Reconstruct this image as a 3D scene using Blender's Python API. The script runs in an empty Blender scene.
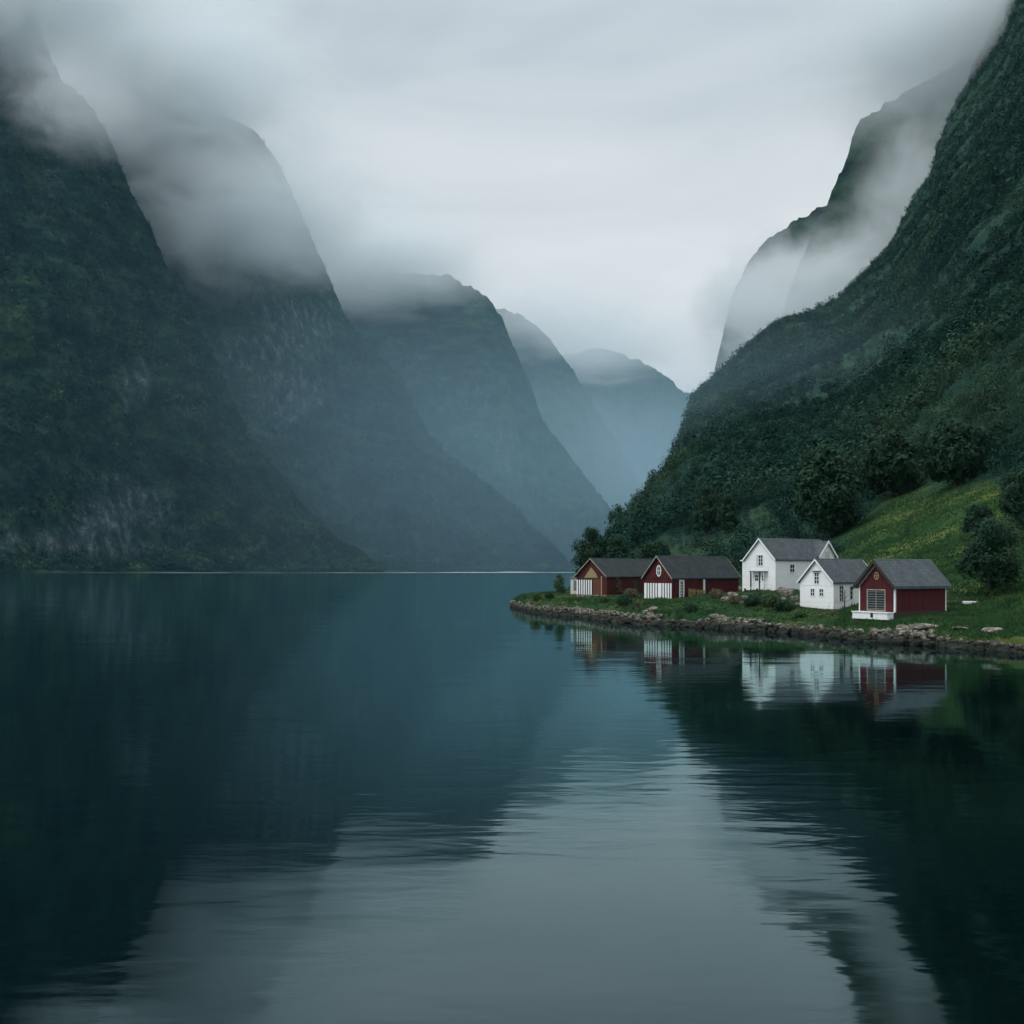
import bpy, bmesh, math, random
import numpy as np
from mathutils import Vector, Matrix

# ------------------------------------------------------------------ camera, light, exposure
S = bpy.context.scene
COL = S.collection
F, HOR, CAMZ = 1000.0, 569.5, 7.0          # focal length in pixels, horizon row, eye height
cam = bpy.data.cameras.new('camera')
cam.sensor_width = 36.0
cam.lens = 36.0 * F / 1024.0
cam.shift_y = (HOR - 512.0) / 1024.0
cam.clip_start, cam.clip_end = 0.5, 60000
camo = bpy.data.objects.new('camera', cam)
COL.objects.link(camo)
camo.location = (0, 0, CAMZ)
camo.rotation_euler = (math.radians(90), 0, 0)
S.camera = camo

SUN_EL, SUN_ROT = math.radians(50), math.radians(232)
W = bpy.data.worlds.new('World'); S.world = W; W.use_nodes = True
nt = W.node_tree; nt.nodes.clear()
def N(t, kind, **kw):
    n = t.nodes.new(kind)
    for k, v in kw.items():
        if k.startswith('i_'):
            n.inputs[int(k[2:]) if k[2:].isdigit() else k[2:].replace('_', ' ')].default_value = v
        else:
            setattr(n, k, v)
    return n
def ramp(t, fac, stops):
    r = N(t, 'ShaderNodeValToRGB')
    e = r.color_ramp.elements
    while len(e) < len(stops): e.new(0.5)
    for el, (p, c) in zip(e, stops):
        el.position = p; el.color = (c, c, c, 1) if not hasattr(c, '__len__') else (*c, 1)
    t.links.new(fac, r.inputs[0])
    return r.outputs[0]
wo = N(nt, 'ShaderNodeOutputWorld')
sky = N(nt, 'ShaderNodeTexSky', sky_type='NISHITA', sun_disc=False, sun_elevation=SUN_EL, sun_rotation=SUN_ROT)
bg1 = N(nt, 'ShaderNodeBackground', i_Strength=0.08)
nt.links.new(sky.outputs[0], bg1.inputs[0])
tc = N(nt, 'ShaderNodeTexCoord')
mp = N(nt, 'ShaderNodeMapping'); mp.inputs['Scale'].default_value = (1.3, 1.3, 5.0)
mp.inputs['Location'].default_value = (0.3, 0.1, 0.35)
nt.links.new(tc.outputs['Generated'], mp.inputs[0])
cn = N(nt, 'ShaderNodeTexNoise', i_Scale=1.7, i_Detail=6.0, i_Roughness=0.5, i_Distortion=0.8)
nt.links.new(mp.outputs[0], cn.inputs[0])
ccol = ramp(nt, cn.outputs[0], [(0.28, (0.47, 0.505, 0.53)), (0.48, (0.565, 0.59, 0.605)), (0.68, (0.635, 0.65, 0.66))])
bg2 = N(nt, 'ShaderNodeBackground', i_Strength=1.36)
sz = N(nt, 'ShaderNodeSeparateXYZ'); nt.links.new(tc.outputs['Generated'], sz.inputs[0])
thick = ramp(nt, sz.outputs['Z'], [(0.0, 1.0), (0.28, 1.0), (0.48, (0.80, 0.85, 0.89)), (0.62, 1.2), (1.0, 1.75)])   # overcast sky: brightest towards the zenith
cm = N(nt, 'ShaderNodeMix', data_type='RGBA', blend_type='MULTIPLY'); cm.inputs[0].default_value = 1.0
nt.links.new(ccol, cm.inputs[6]); nt.links.new(thick, cm.inputs[7]); nt.links.new(cm.outputs[2], bg2.inputs[0])
mx = N(nt, 'ShaderNodeMixShader', i_0=0.93)
nt.links.new(bg1.outputs[0], mx.inputs[1]); nt.links.new(bg2.outputs[0], mx.inputs[2])
nt.links.new(mx.outputs[0], wo.inputs[0])

sun = bpy.data.lights.new('sun', 'SUN'); sun.energy = 1.5; sun.angle = math.radians(22); sun.color = (1.0, 0.97, 0.93)
suno = bpy.data.objects.new('sun', sun); COL.objects.link(suno)
sd = Vector((math.sin(SUN_ROT) * math.cos(SUN_EL), math.cos(SUN_ROT) * math.cos(SUN_EL), math.sin(SUN_EL)))
suno.rotation_euler = sd.to_track_quat('Z', 'Y').to_euler()

S.view_settings.view_transform = 'Standard'; S.view_settings.look = 'None'
S.view_settings.exposure = 0.0; S.view_settings.gamma = 1.0
S.view_settings.use_curve_mapping = False
cy = S.cycles
cy.use_denoising = True
cy.use_adaptive_sampling = True; cy.adaptive_threshold = 0.02
cy.max_bounces = 8; cy.diffuse_bounces = 2; cy.glossy_bounces = 3; cy.volume_bounces = 4; cy.transmission_bounces = 2
cy.volume_step_rate = 1.0; cy.volume_max_steps = 256
cy.sample_clamp_indirect = 4.0

rng = np.random.default_rng(7)
random.seed(7)

# ------------------------------------------------------------------ helpers
def px(u, v, d):
    """the point seen at pixel (u, v), d metres into the scene"""
    return Vector(((u - 512) / F * d, d, CAMZ + (HOR - v) / F * d))

def _h(ix, iy, iz):
    n = (ix * 374761393 + iy * 668265263 + iz * 2147483647 + 1013904223) & 0xffffffff
    n = ((n ^ (n >> 13)) * 1274126177) & 0xffffffff
    n = n ^ (n >> 16)
    return (n & 0xffff) / 65535.0
def vnoise(x, y, z=0.0):
    x, y, z = np.broadcast_arrays(np.asarray(x, float), np.asarray(y, float), np.asarray(z, float))
    i, j, k = np.floor(x).astype(np.int64), np.floor(y).astype(np.int64), np.floor(z).astype(np.int64)
    f, g, h = x - i, y - j, z - k
    f, g, h = f*f*f*(f*(f*6-15)+10), g*g*g*(g*(g*6-15)+10), h*h*h*(h*(h*6-15)+10)
    r = 0
    for a in (0, 1):
        for b in (0, 1):
            for c in (0, 1):
                r = r + _h(i+a, j+b, k+c) * (f if a else 1-f) * (g if b else 1-g) * (h if c else 1-h)
    return r * 2 - 1
def fbm(x, y, z=0.0, o=5, gain=0.5):
    r, a, t = 0, 1.0, 0
    for q in range(o):
        r = r + a * vnoise(x * 2**q + 17.3*q, y * 2**q + 9.1*q, np.asarray(z) * 2**q)
        t += a; a *= gain
    return r / t

def mesh_arrays(name, verts, faces, mat=None, smooth=False):
    verts = np.asarray(verts, np.float32); faces = np.asarray(faces, np.int32)
    k = faces.shape[1]
    me = bpy.data.meshes.new(name)
    me.vertices.add(len(verts)); me.vertices.foreach_set('co', verts.ravel())
    me.loops.add(faces.size); me.loops.foreach_set('vertex_index', faces.ravel())
    me.polygons.add(len(faces))
    me.polygons.foreach_set('loop_start', np.arange(0, faces.size, k, dtype=np.int32))
    me.polygons.foreach_set('use_smooth', np.full(len(faces), smooth))
    me.update(calc_edges=True); me.validate()
    if mat: me.materials.append(mat)
    return me
def grid_faces(nu, nv):
    a = np.arange(nu*nv).reshape(nu, nv)
    return np.stack([a[:-1, :-1], a[1:, :-1], a[1:, 1:], a[:-1, 1:]], -1).reshape(-1, 4)

def link(name, me, parent=None):
    o = bpy.data.objects.new(name, me); COL.objects.link(o)
    if parent: o.parent = parent
    return o
def tag(o, label=None, cat=None, group=None, kind=None):
    if label: o['label'] = label
    if cat: o['category'] = cat
    if group: o['group'] = group
    if kind: o['kind'] = kind
    return o
def empty(name, loc, rz=0, **kw):
    o = bpy.data.objects.new(name, None); COL.objects.link(o)
    o.location = loc; o.rotation_euler = (0, 0, rz); o.empty_display_size = 0.3
    return tag(o, **kw)

class MB:
    """collects simple shapes into one mesh"""
    def __init__(s): s.bm = bmesh.new()
    def box(s, x0, x1, y0, y1, z0, z1):
        v = [s.bm.verts.new(p) for p in ((x0,y0,z0),(x1,y0,z0),(x1,y1,z0),(x0,y1,z0),(x0,y0,z1),(x1,y0,z1),(x1,y1,z1),(x0,y1,z1))]
        for f in ((3,2,1,0),(4,5,6,7),(0,1,5,4),(1,2,6,5),(2,3,7,6),(3,0,4,7)): s.bm.faces.new([v[i] for i in f])
        return s
    def prism(s, poly, axis, a, b):
        """polygon in the two other axes, extruded along axis from a to b"""
        def P(p, t): return {'y': (p[0], t, p[1]), 'x': (t, p[0], p[1]), 'z': (p[0], p[1], t)}[axis]
        A = [s.bm.verts.new(P(p, a)) for p in poly]; B = [s.bm.verts.new(P(p, b)) for p in poly]
        n = len(poly)
        s.bm.faces.new(A); s.bm.faces.new(B[::-1])
        for i in range(n): s.bm.faces.new((A[i], B[i], B[(i+1) % n], A[(i+1) % n]))
        return s
    def tube(s, pts, rads, n=7):
        rings = []
        pts = [Vector(p) for p in pts]
        for i, p in enumerate(pts):
            d = (pts[min(i+1, len(pts)-1)] - pts[max(i-1, 0)]).normalized()
            q = d.to_track_quat('Z', 'Y')
            rings.append([s.bm.verts.new(p + q @ Vector((math.cos(2*math.pi*k/n)*rads[i], math.sin(2*math.pi*k/n)*rads[i], 0))) for k in range(n)])
        for a, b in zip(rings, rings[1:]):
            for k in range(n): s.bm.faces.new((a[k], a[(k+1) % n], b[(k+1) % n], b[k]))
        s.bm.faces.new(rings[0][::-1]); s.bm.faces.new(rings[-1])
        return s
    def build(s, name, mat, parent=None, bevel=0.0, smooth=False):
        bmesh.ops.recalc_face_normals(s.bm, faces=s.bm.faces)
        if bevel: bmesh.ops.bevel(s.bm, geom=list(s.bm.edges), offset=bevel, segments=1, affect='EDGES', clamp_overlap=True)
        me = bpy.data.meshes.new(name); s.bm.to_mesh(me); s.bm.free()
        if smooth:
            for p in me.polygons: p.use_smooth = True
        me.materials.append(mat)
        return link(name, me, parent)

# ------------------------------------------------------------------ materials
def new_mat(name):
    m = bpy.data.materials.new(name); m.use_nodes = True
    t = m.node_tree
    b = t.nodes['Principled BSDF']
    return m, t, b
def noise_mat(name, c1, c2, scale=1.0, rough=0.85, detail=6.0, bump=0.0, bscale=None, spec=0.2, c3=None, stretch=(1,1,1), lo=0.35, hi=0.65, rot=(0,0,0), nrough=0.6):
    m, t, b = new_mat(name)
    tc = N(t, 'ShaderNodeTexCoord'); mp = N(t, 'ShaderNodeMapping'); mp.inputs['Scale'].default_value = stretch; mp.inputs['Rotation'].default_value = rot
    t.links.new(tc.outputs['Object'], mp.inputs[0])
    n = N(t, 'ShaderNodeTexNoise', i_Scale=scale, i_Detail=detail, i_Roughness=nrough)
    t.links.new(mp.outputs[0], n.inputs[0])
    st = [(lo, c1), (hi, c2)] if c3 is None else [(lo, c1), ((lo+hi)/2, c2), (hi, c3)]
    t.links.new(ramp(t, n.outputs[0], st), b.inputs['Base Color'])
    b.inputs['Roughness'].default_value = rough; b.inputs['Specular IOR Level'].default_value = spec
    if bump:
        n2 = N(t, 'ShaderNodeTexNoise', i_Scale=bscale or scale*4, i_Detail=4.0)
        t.links.new(tc.outputs['Object'], n2.inputs[0])
        bp = N(t, 'ShaderNodeBump', i_Distance=bump)
        t.links.new(n2.outputs[0], bp.inputs['Height']); t.links.new(bp.outputs[0], b.inputs['Normal'])
    return m
def board_mat(name, c1, c2, axis, pitch, stain=None):
    """painted boards: fine joints, each board a slightly different tone, blotchy wear"""
    m, t, b = new_mat(name)
    tc = N(t, 'ShaderNodeTexCoord'); sx = N(t, 'ShaderNodeSeparateXYZ'); t.links.new(tc.outputs['Object'], sx.inputs[0])
    if axis == 'z': src = sx.outputs['Z']
    else:
        ad = N(t, 'ShaderNodeMath', operation='ADD'); t.links.new(sx.outputs['X'], ad.inputs[0]); t.links.new(sx.outputs['Y'], ad.inputs[1]); src = ad.outputs[0]
    ml = N(t, 'ShaderNodeMath', operation='MULTIPLY', i_1=1.0/pitch); t.links.new(src, ml.inputs[0])
    fl = N(t, 'ShaderNodeMath', operation='FLOOR'); t.links.new(ml.outputs[0], fl.inputs[0])
    fr = N(t, 'ShaderNodeMath', operation='FRACT'); t.links.new(ml.outputs[0], fr.inputs[0])
    wn = N(t, 'ShaderNodeTexWhiteNoise', noise_dimensions='1D'); t.links.new(fl.outputs[0], wn.inputs['W'])
    no = N(t, 'ShaderNodeTexNoise', i_Scale=1.3, i_Detail=7.0, i_Roughness=0.65); t.links.new(tc.outputs['Object'], no.inputs[0])
    av = N(t, 'ShaderNodeMath', operation='MULTIPLY_ADD', i_1=0.35); t.links.new(wn.outputs[0], av.inputs[0])
    hm = N(t, 'ShaderNodeMath', operation='MULTIPLY', i_1=0.75); t.links.new(no.outputs[0], hm.inputs[0]); t.links.new(hm.outputs[0], av.inputs[2])
    colr = ramp(t, av.outputs[0], [(0.3, c1), (0.75, c2)])
    if stain:
        n2 = N(t, 'ShaderNodeTexNoise', i_Scale=0.9, i_Detail=8.0, i_Roughness=0.7); t.links.new(tc.outputs['Object'], n2.inputs[0])
        k = ramp(t, n2.outputs[0], [(0.56, 0.0), (0.72, 0.7)])
        mxr = N(t, 'ShaderNodeMix', data_type='RGBA'); t.links.new(k, mxr.inputs[0]); t.links.new(colr, mxr.inputs[6]); mxr.inputs[7].default_value = (*stain, 1)
        colr = mxr.outputs[2]
    t.links.new(colr, b.inputs['Base Color'])
    jt = ramp(t, fr.outputs[0], [(0.0, 0.0), (0.09, 1.0)])
    bp = N(t, 'ShaderNodeBump', i_Distance=0.02, i_Strength=0.8); t.links.new(jt, bp.inputs['Height']); t.links.new(bp.outputs[0], b.inputs['Normal'])
    b.inputs['Roughness'].default_value = 0.75; b.inputs['Specular IOR Level'].default_value = 0.25
    return m

M = {}
M['red'] = board_mat('red_boards', (0.046, 0.007, 0.011), (0.084, 0.012, 0.017), 'xy', 0.16, stain=(0.05, 0.012, 0.014))
M['red_worn'] = board_mat('worn_red_boards', (0.042, 0.009, 0.011), (0.072, 0.016, 0.017), 'xy', 0.16, stain=(0.10, 0.05, 0.03))
M['white'] = board_mat('white_boards', (0.74, 0.76, 0.76), (0.84, 0.85, 0.85), 'z', 0.15, stain=(0.50, 0.51, 0.48))
M['white_trim'] = noise_mat('white_trim', (0.70, 0.72, 0.72), (0.82, 0.83, 0.83), 3.0, 0.6)
M['grey_white'] = board_mat('weathered_white_boards', (0.45, 0.48, 0.48), (0.62, 0.64, 0.63), 'xy', 0.15, stain=(0.36, 0.38, 0.36))
M['cream_trim'] = noise_mat('cream_trim', (0.24, 0.21, 0.16), (0.40, 0.36, 0.28), 3.0, 0.7)
M['tan'] = noise_mat('bare_wood', (0.20, 0.14, 0.07), (0.36, 0.27, 0.14), 5.0, 0.85, stretch=(4, 4, 0.6))
M['dark_wood'] = noise_mat('dark_wood', (0.025, 0.02, 0.018), (0.06, 0.05, 0.042), 5.0, 0.85, stretch=(4, 4, 0.6))
M['brown_door'] = board_mat('brown_boards', (0.085, 0.03, 0.022), (0.13, 0.05, 0.035), 'xy', 0.18)
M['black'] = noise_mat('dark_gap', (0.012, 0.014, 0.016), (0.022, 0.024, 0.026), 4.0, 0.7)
M['grey_slat'] = noise_mat('grey_slats', (0.10, 0.11, 0.12), (0.17, 0.18, 0.19), 4.0, 0.7)
m, t, b = new_mat('window_glass')
tc = N(t, 'ShaderNodeTexCoord'); n = N(t, 'ShaderNodeTexNoise', i_Scale=2.0); t.links.new(tc.outputs['Object'], n.inputs[0])
t.links.new(ramp(t, n.outputs[0], [(0.3, (0.010, 0.013, 0.016)), (0.7, (0.03, 0.036, 0.04))]), b.inputs['Base Color'])
b.inputs['Roughness'].default_value = 0.08
M['glass'] = m
def slate(name, c1, c2):
    m, t, b = new_mat(name)
    tc = N(t, 'ShaderNodeTexCoord')
    br = N(t, 'ShaderNodeTexBrick', i_Scale=1.0); br.inputs['Mortar Size'].default_value = 0.012
    br.inputs['Brick Width'].default_value = 0.32; br.inputs['Row Height'].default_value = 0.2
    br.inputs['Color1'].default_value = (*c1, 1); br.inputs['Color2'].default_value = (*c2, 1)
    br.inputs['Mortar'].default_value = (c1[0]*.5, c1[1]*.5, c1[2]*.5, 1)
    sx = N(t, 'ShaderNodeSeparateXYZ'); cx = N(t, 'ShaderNodeCombineXYZ')
    t.links.new(tc.outputs['Object'], sx.inputs[0]); t.links.new(sx.outputs['Y'], cx.inputs['X']); t.links.new(sx.outputs['Z'], cx.inputs['Y'])
    t.links.new(cx.outputs[0], br.inputs[0])
    no = N(t, 'ShaderNodeTexNoise', i_Scale=0.8, i_Detail=8.0, i_Roughness=0.7); t.links.new(tc.outputs['Object'], no.inputs[0])
    k = ramp(t, no.outputs[0], [(0.3, 0.7), (0.7, 1.25)])
    mxr = N(t, 'ShaderNodeMix', data_type='RGBA', blend_type='MULTIPLY'); mxr.inputs[0].default_value = 1
    t.links.new(br.outputs[0], mxr.inputs[6]); t.links.new(k, mxr.inputs[7])
    t.links.new(mxr.outputs[2], b.inputs['Base Color'])
    bp = N(t, 'ShaderNodeBump', i_Distance=0.02, i_Strength=0.6); t.links.new(br.outputs['Fac'], bp.inputs['Height']); bp.invert = True
    t.links.new(bp.outputs[0], b.inputs['Normal'])
    b.inputs['Roughness'].default_value = 0.7; b.inputs['Specular IOR Level'].default_value = 0.2
    return m
M['slate'] = slate('grey_slate', (0.062, 0.080, 0.090), (0.088, 0.108, 0.118))
M['slate_dark'] = slate('dark_slate', (0.026, 0.036, 0.039), (0.040, 0.051, 0.055))
M['leaf'] = noise_mat('leaf', (0.011, 0.033, 0.022), (0.028, 0.062, 0.034), 0.45, 0.8, 5.0, spec=0.08)
M['leaf_light'] = noise_mat('light_leaf', (0.035, 0.065, 0.030), (0.070, 0.110, 0.048), 0.9, 0.8, 5.0, spec=0.1)
M['leaf_olive'] = noise_mat('olive_leaf', (0.06, 0.07, 0.04), (0.16, 0.14, 0.09), 0.9, 0.85, 5.0, spec=0.1)
M['forest'] = noise_mat('forest_leaf', (0.003, 0.016, 0.014), (0.013, 0.040, 0.030), 0.011, 0.85, 8.0, spec=0.05, c3=(0.042, 0.078, 0.042), lo=0.34, hi=0.70)
M['far_forest'] = noise_mat('far_forest_leaf', (0.002, 0.013, 0.013), (0.014, 0.046, 0.034), 0.010, 0.85, 12.0, spec=0.05, c3=(0.066, 0.112, 0.056), lo=0.38, hi=0.64, stretch=(0.4, 1, 1.3), rot=(0, math.radians(52), 0), nrough=0.74)
for nm in ('forest', 'far_forest'):                 # every tree its own tone of green
    t = M[nm].node_tree; b = t.nodes['Principled BSDF']
    src = b.inputs['Base Color'].links[0].from_socket
    at = N(t, 'ShaderNodeAttribute', attribute_name='tone')
    mu = N(t, 'ShaderNodeMix', data_type='RGBA', blend_type='MULTIPLY'); mu.inputs[0].default_value = 1.0
    t.links.new(src, mu.inputs[6]); t.links.new(at.outputs['Fac'], mu.inputs[7]); t.links.new(mu.outputs[2], b.inputs['Base Color'])
M['bark'] = noise_mat('bark', (0.03, 0.025, 0.02), (0.07, 0.06, 0.05), 6.0, 0.9)
M['grass_blade'] = noise_mat('grass_blade', (0.013, 0.046, 0.018), (0.030, 0.078, 0.028), 0.35, 0.8, 6.0, spec=0.1, c3=(0.056, 0.096, 0.036), lo=0.3, hi=0.74)

# rock with a tidal stain: dark weed below, paler stone above
def stone_mat():
    m, t, b = new_mat('shore_stone')
    tc = N(t, 'ShaderNodeTexCoord'); sx = N(t, 'ShaderNodeSeparateXYZ'); t.links.new(tc.outputs['Object'], sx.inputs[0])
    n = N(t, 'ShaderNodeTexNoise', i_Scale=2.2, i_Detail=8.0, i_Roughness=0.7); t.links.new(tc.outputs['Object'], n.inputs[0])
    stone = ramp(t, n.outputs[0], [(0.36, (0.035, 0.034, 0.03)), (0.5, (0.10, 0.094, 0.078)), (0.64, (0.36, 0.33, 0.27))])
    ad = N(t, 'ShaderNodeMath', operation='MULTIPLY_ADD', i_1=0.9); t.links.new(n.outputs[0], ad.inputs[0]); t.links.new(sx.outputs['Z'], ad.inputs[2])
    k = ramp(t, ad.outputs[0], [(0.95, 0.0), (1.35, 1.0)])
    for el in t.nodes[-1].color_ramp.elements: pass
    rr = t.nodes[-1]
    mr = N(t, 'ShaderNodeMapRange'); mr.inputs['From Min'].default_value = 1.0; mr.inputs['From Max'].default_value = 1.6
    t.links.new(ad.outputs[0], mr.inputs[0])
    mxr = N(t, 'ShaderNodeMix', data_type='RGBA'); t.links.new(mr.outputs[0], mxr.inputs[0])
    mxr.inputs[6].default_value = (0.022, 0.024, 0.019, 1); t.links.new(stone, mxr.inputs[7])
    t.links.new(mxr.outputs[2], b.inputs['Base Color'])
    b.inputs['Roughness'].default_value = 0.8; b.inputs['Specular IOR Level'].default_value = 0.25
    n2 = N(t, 'ShaderNodeTexNoise', i_Scale=5.0, i_Detail=5.0); t.links.new(tc.outputs['Object'], n2.inputs[0])
    bp = N(t, 'ShaderNodeBump', i_Distance=0.08); t.links.new(n2.outputs[0], bp.inputs['Height']); t.links.new(bp.outputs[0], b.inputs['Normal'])
    return m
M['stone'] = stone_mat()
M['boulder'] = noise_mat('boulder_stone', (0.06, 0.06, 0.054), (0.14, 0.13, 0.11), 1.3, 0.85, 8.0, bump=0.05, bscale=5, c3=(0.32, 0.29, 0.24))

# mountains: forest floor, gullies and bare rock streaked down the slope
def mountain_mat(name, rock_amount):
    m, t, b = new_mat(name)
    tc = N(t, 'ShaderNodeTexCoord')
    mv = N(t, 'ShaderNodeMapping'); mv.inputs['Rotation'].default_value = (0, math.radians(52), 0); mv.inputs['Scale'].default_value = (0.4, 1, 1.3)
    t.links.new(tc.outputs['Object'], mv.inputs[0])
    n = N(t, 'ShaderNodeTexNoise', i_Scale=0.012, i_Detail=12.0, i_Roughness=0.74); t.links.new(mv.outputs[0], n.inputs[0])
    veg = ramp(t, n.outputs[0], [(0.38, (0.002, 0.012, 0.013)), (0.5, (0.012, 0.040, 0.031)), (0.64, (0.052, 0.096, 0.050))])
    at = N(t, 'ShaderNodeAttribute', attribute_name='rock')
    n3 = N(t, 'ShaderNodeTexNoise', i_Scale=0.03, i_Detail=14.0, i_Roughness=0.78)
    mp = N(t, 'ShaderNodeMapping'); mp.inputs['Scale'].default_value = (1, 1, 0.6); t.links.new(tc.outputs['Object'], mp.inputs[0]); t.links.new(mp.outputs[0], n3.inputs[0])
    rock = ramp(t, n3.outputs[0], [(0.38, (0.012, 0.024, 0.026)), (0.52, (0.050, 0.080, 0.080)), (0.64, (0.17, 0.20, 0.195))])
    ml = N(t, 'ShaderNodeMath', operation='MULTIPLY_ADD', i_1=1.0)
    t.links.new(at.outputs['Fac'], ml.inputs[0]); t.links.new(n3.outputs[0], ml.inputs[2])
    k = N(t, 'ShaderNodeMapRange'); k.inputs['From Min'].default_value = 1.0 - rock_amount; k.inputs['From Max'].default_value = 1.3 - rock_amount
    t.links.new(ml.outputs[0], k.inputs[0])
    mxr = N(t, 'ShaderNodeMix', data_type='RGBA'); t.links.new(k.outputs[0], mxr.inputs[0]); t.links.new(veg, mxr.inputs[6]); t.links.new(rock, mxr.inputs[7])
    t.links.new(mxr.outputs[2], b.inputs['Base Color'])
    b.inputs['Roughness'].default_value = 0.9; b.inputs['Specular IOR Level'].default_value = 0.05
    n2 = N(t, 'ShaderNodeTexNoise', i_Scale=0.06, i_Detail=10.0, i_Roughness=0.75); t.links.new(tc.outputs['Object'], n2.inputs[0])
    bp = N(t, 'ShaderNodeBump', i_Distance=14.0, i_Strength=1.0); t.links.new(n2.outputs[0], bp.inputs['Height']); t.links.new(bp.outputs[0], b.inputs['Normal'])
    return m
M['mountain'] = mountain_mat('mountainside', 0.10)

# ------------------------------------------------------------------ fjord water
def water_mat():
    m, t, b = new_mat('fjord_water')
    t.nodes.remove(b)
    body = N(t, 'ShaderNodeBsdfDiffuse'); body.inputs['Color'].default_value = (0.0002, 0.0028, 0.0038, 1)
    gl = N(t, 'ShaderNodeBsdfGlossy'); gl.inputs['Color'].default_value = (0.73, 0.98, 1.0, 1)
    fr = N(t, 'ShaderNodeFresnel', i_IOR=1.85)
    mxs = N(t, 'ShaderNodeMixShader')
    t.links.new(fr.outputs[0], mxs.inputs[0]); t.links.new(body.outputs[0], mxs.inputs[1]); t.links.new(gl.outputs[0], mxs.inputs[2])
    t.links.new(mxs.outputs[0], t.nodes['Material Output'].inputs['Surface'])
    tc = N(t, 'ShaderNodeTexCoord')
    def nz(sx, sy, detail, rough=0.5):
        mp = N(t, 'ShaderNodeMapping'); mp.inputs['Scale'].default_value = (sx, sy, 1); t.links.new(tc.outputs['Object'], mp.inputs[0])
        n = N(t, 'ShaderNodeTexNoise', i_Scale=1.0, i_Detail=detail, i_Roughness=rough, i_Distortion=0.3); t.links.new(mp.outputs[0], n.inputs[0])
        return n.outputs[0]
    swell = nz(0.055, 0.16, 1.0)
    ripple = nz(0.32, 0.95, 2.0)
    fine = nz(1.6, 4.5, 2.0)
    patch = ramp(t, nz(0.018, 0.045, 3.0), [(0.38, 0.12), (0.62, 1.0)])
    a = N(t, 'ShaderNodeMath', operation='MULTIPLY', i_1=0.030); t.links.new(swell, a.inputs[0])
    rp = N(t, 'ShaderNodeMath', operation='MULTIPLY'); t.links.new(ripple, rp.inputs[0]); t.links.new(patch, rp.inputs[1])
    b2 = N(t, 'ShaderNodeMath', operation='MULTIPLY_ADD', i_1=0.019); t.links.new(rp.outputs[0], b2.inputs[0]); t.links.new(a.outputs[0], b2.inputs[2])
    fp = N(t, 'ShaderNodeMath', operation='MULTIPLY'); t.links.new(fine, fp.inputs[0]); t.links.new(patch, fp.inputs[1])
    c = N(t, 'ShaderNodeMath', operation='MULTIPLY_ADD', i_1=0.0024); t.links.new(fp.outputs[0], c.inputs[0]); t.links.new(b2.outputs[0], c.inputs[2])
    bp = N(t, 'ShaderNodeBump', i_Distance=1.0, i_Strength=1.0); t.links.new(c.outputs[0], bp.inputs['Height'])
    t.links.new(bp.outputs[0], gl.inputs['Normal'])
    gl.inputs['Roughness'].default_value = 0.05
    return m
M['water'] = water_mat()
R = 13500.0
me = mesh_arrays('water', [(-R, -2500, 0), (R, -2500, 0), (R, R, 0), (-R, R, 0)], [(0, 1, 2, 3)], M['water'])
tag(link('water', me), 'dark calm fjord water with soft horizontal ripples', 'water', kind='structure')

m, t, b = new_mat('painted_water_sheen')
b.inputs['Base Color'].default_value = (0.48, 0.56, 0.58, 1); b.inputs['IOR'].default_value = 1.4; b.inputs['Roughness'].default_value = 0.5  # pale base colour paints in the sky reflected by the ruffled streak
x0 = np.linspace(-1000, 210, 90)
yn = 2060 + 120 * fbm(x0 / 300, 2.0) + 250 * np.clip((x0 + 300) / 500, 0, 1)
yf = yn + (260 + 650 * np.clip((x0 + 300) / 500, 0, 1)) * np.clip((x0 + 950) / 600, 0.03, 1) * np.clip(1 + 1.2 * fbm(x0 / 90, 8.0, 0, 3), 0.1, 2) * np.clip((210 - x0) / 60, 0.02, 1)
me = mesh_arrays('painted_water_sheen', np.concatenate([np.stack([x0, yn, x0*0 + .05], -1), np.stack([x0, yf, x0*0 + .05], -1)]),
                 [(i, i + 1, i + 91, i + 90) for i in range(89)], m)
tag(link('painted_water_sheen', me), 'wind ruffled streak of water with painted pale sky sheen along the far shore', 'water', kind='structure')

# ------------------------------------------------------------------ distant mountains
def add_attr(me, name, vals):
    a = me.attributes.new(name, 'FLOAT', 'POINT'); a.data.foreach_set('value', np.asarray(vals, np.float32).ravel())

def leaf_cloud(centers, radii, n, rng, size=0.42, zs=1.15, shell=0.45):
    """n leaf-clump triangles round each centre"""
    K = len(centers)
    d = rng.normal(size=(K, n, 3)); d /= np.linalg.norm(d, axis=2, keepdims=True)
    rr = shell + (1 - shell) * rng.random((K, n, 1)) ** 0.6
    lob = 0.80 + 0.42 * vnoise(d[..., 0]*2.3 + np.arange(K)[:, None]*3.7, d[..., 1]*1.8, d[..., 2]*1.8)[..., None]
    c = d * rr * lob * radii[:, None, None]; c[..., 2] *= zs
    c = c + centers[:, None, :]
    off = rng.normal(size=(K, n, 3, 3)); off /= np.linalg.norm(off, axis=3, keepdims=True)
    off -= 0.72 * d[:, :, None, :] * (off * d[:, :, None, :]).sum(-1, keepdims=True)
    off *= (size * radii[:, None, None, None]) * (0.6 + 0.8 * rng.random((K, n, 1, 1)))
    v = (c[:, :, None, :] + off).reshape(-1, 3)
    f = np.arange(len(v)).reshape(-1, 3)
    return v, f

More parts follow.
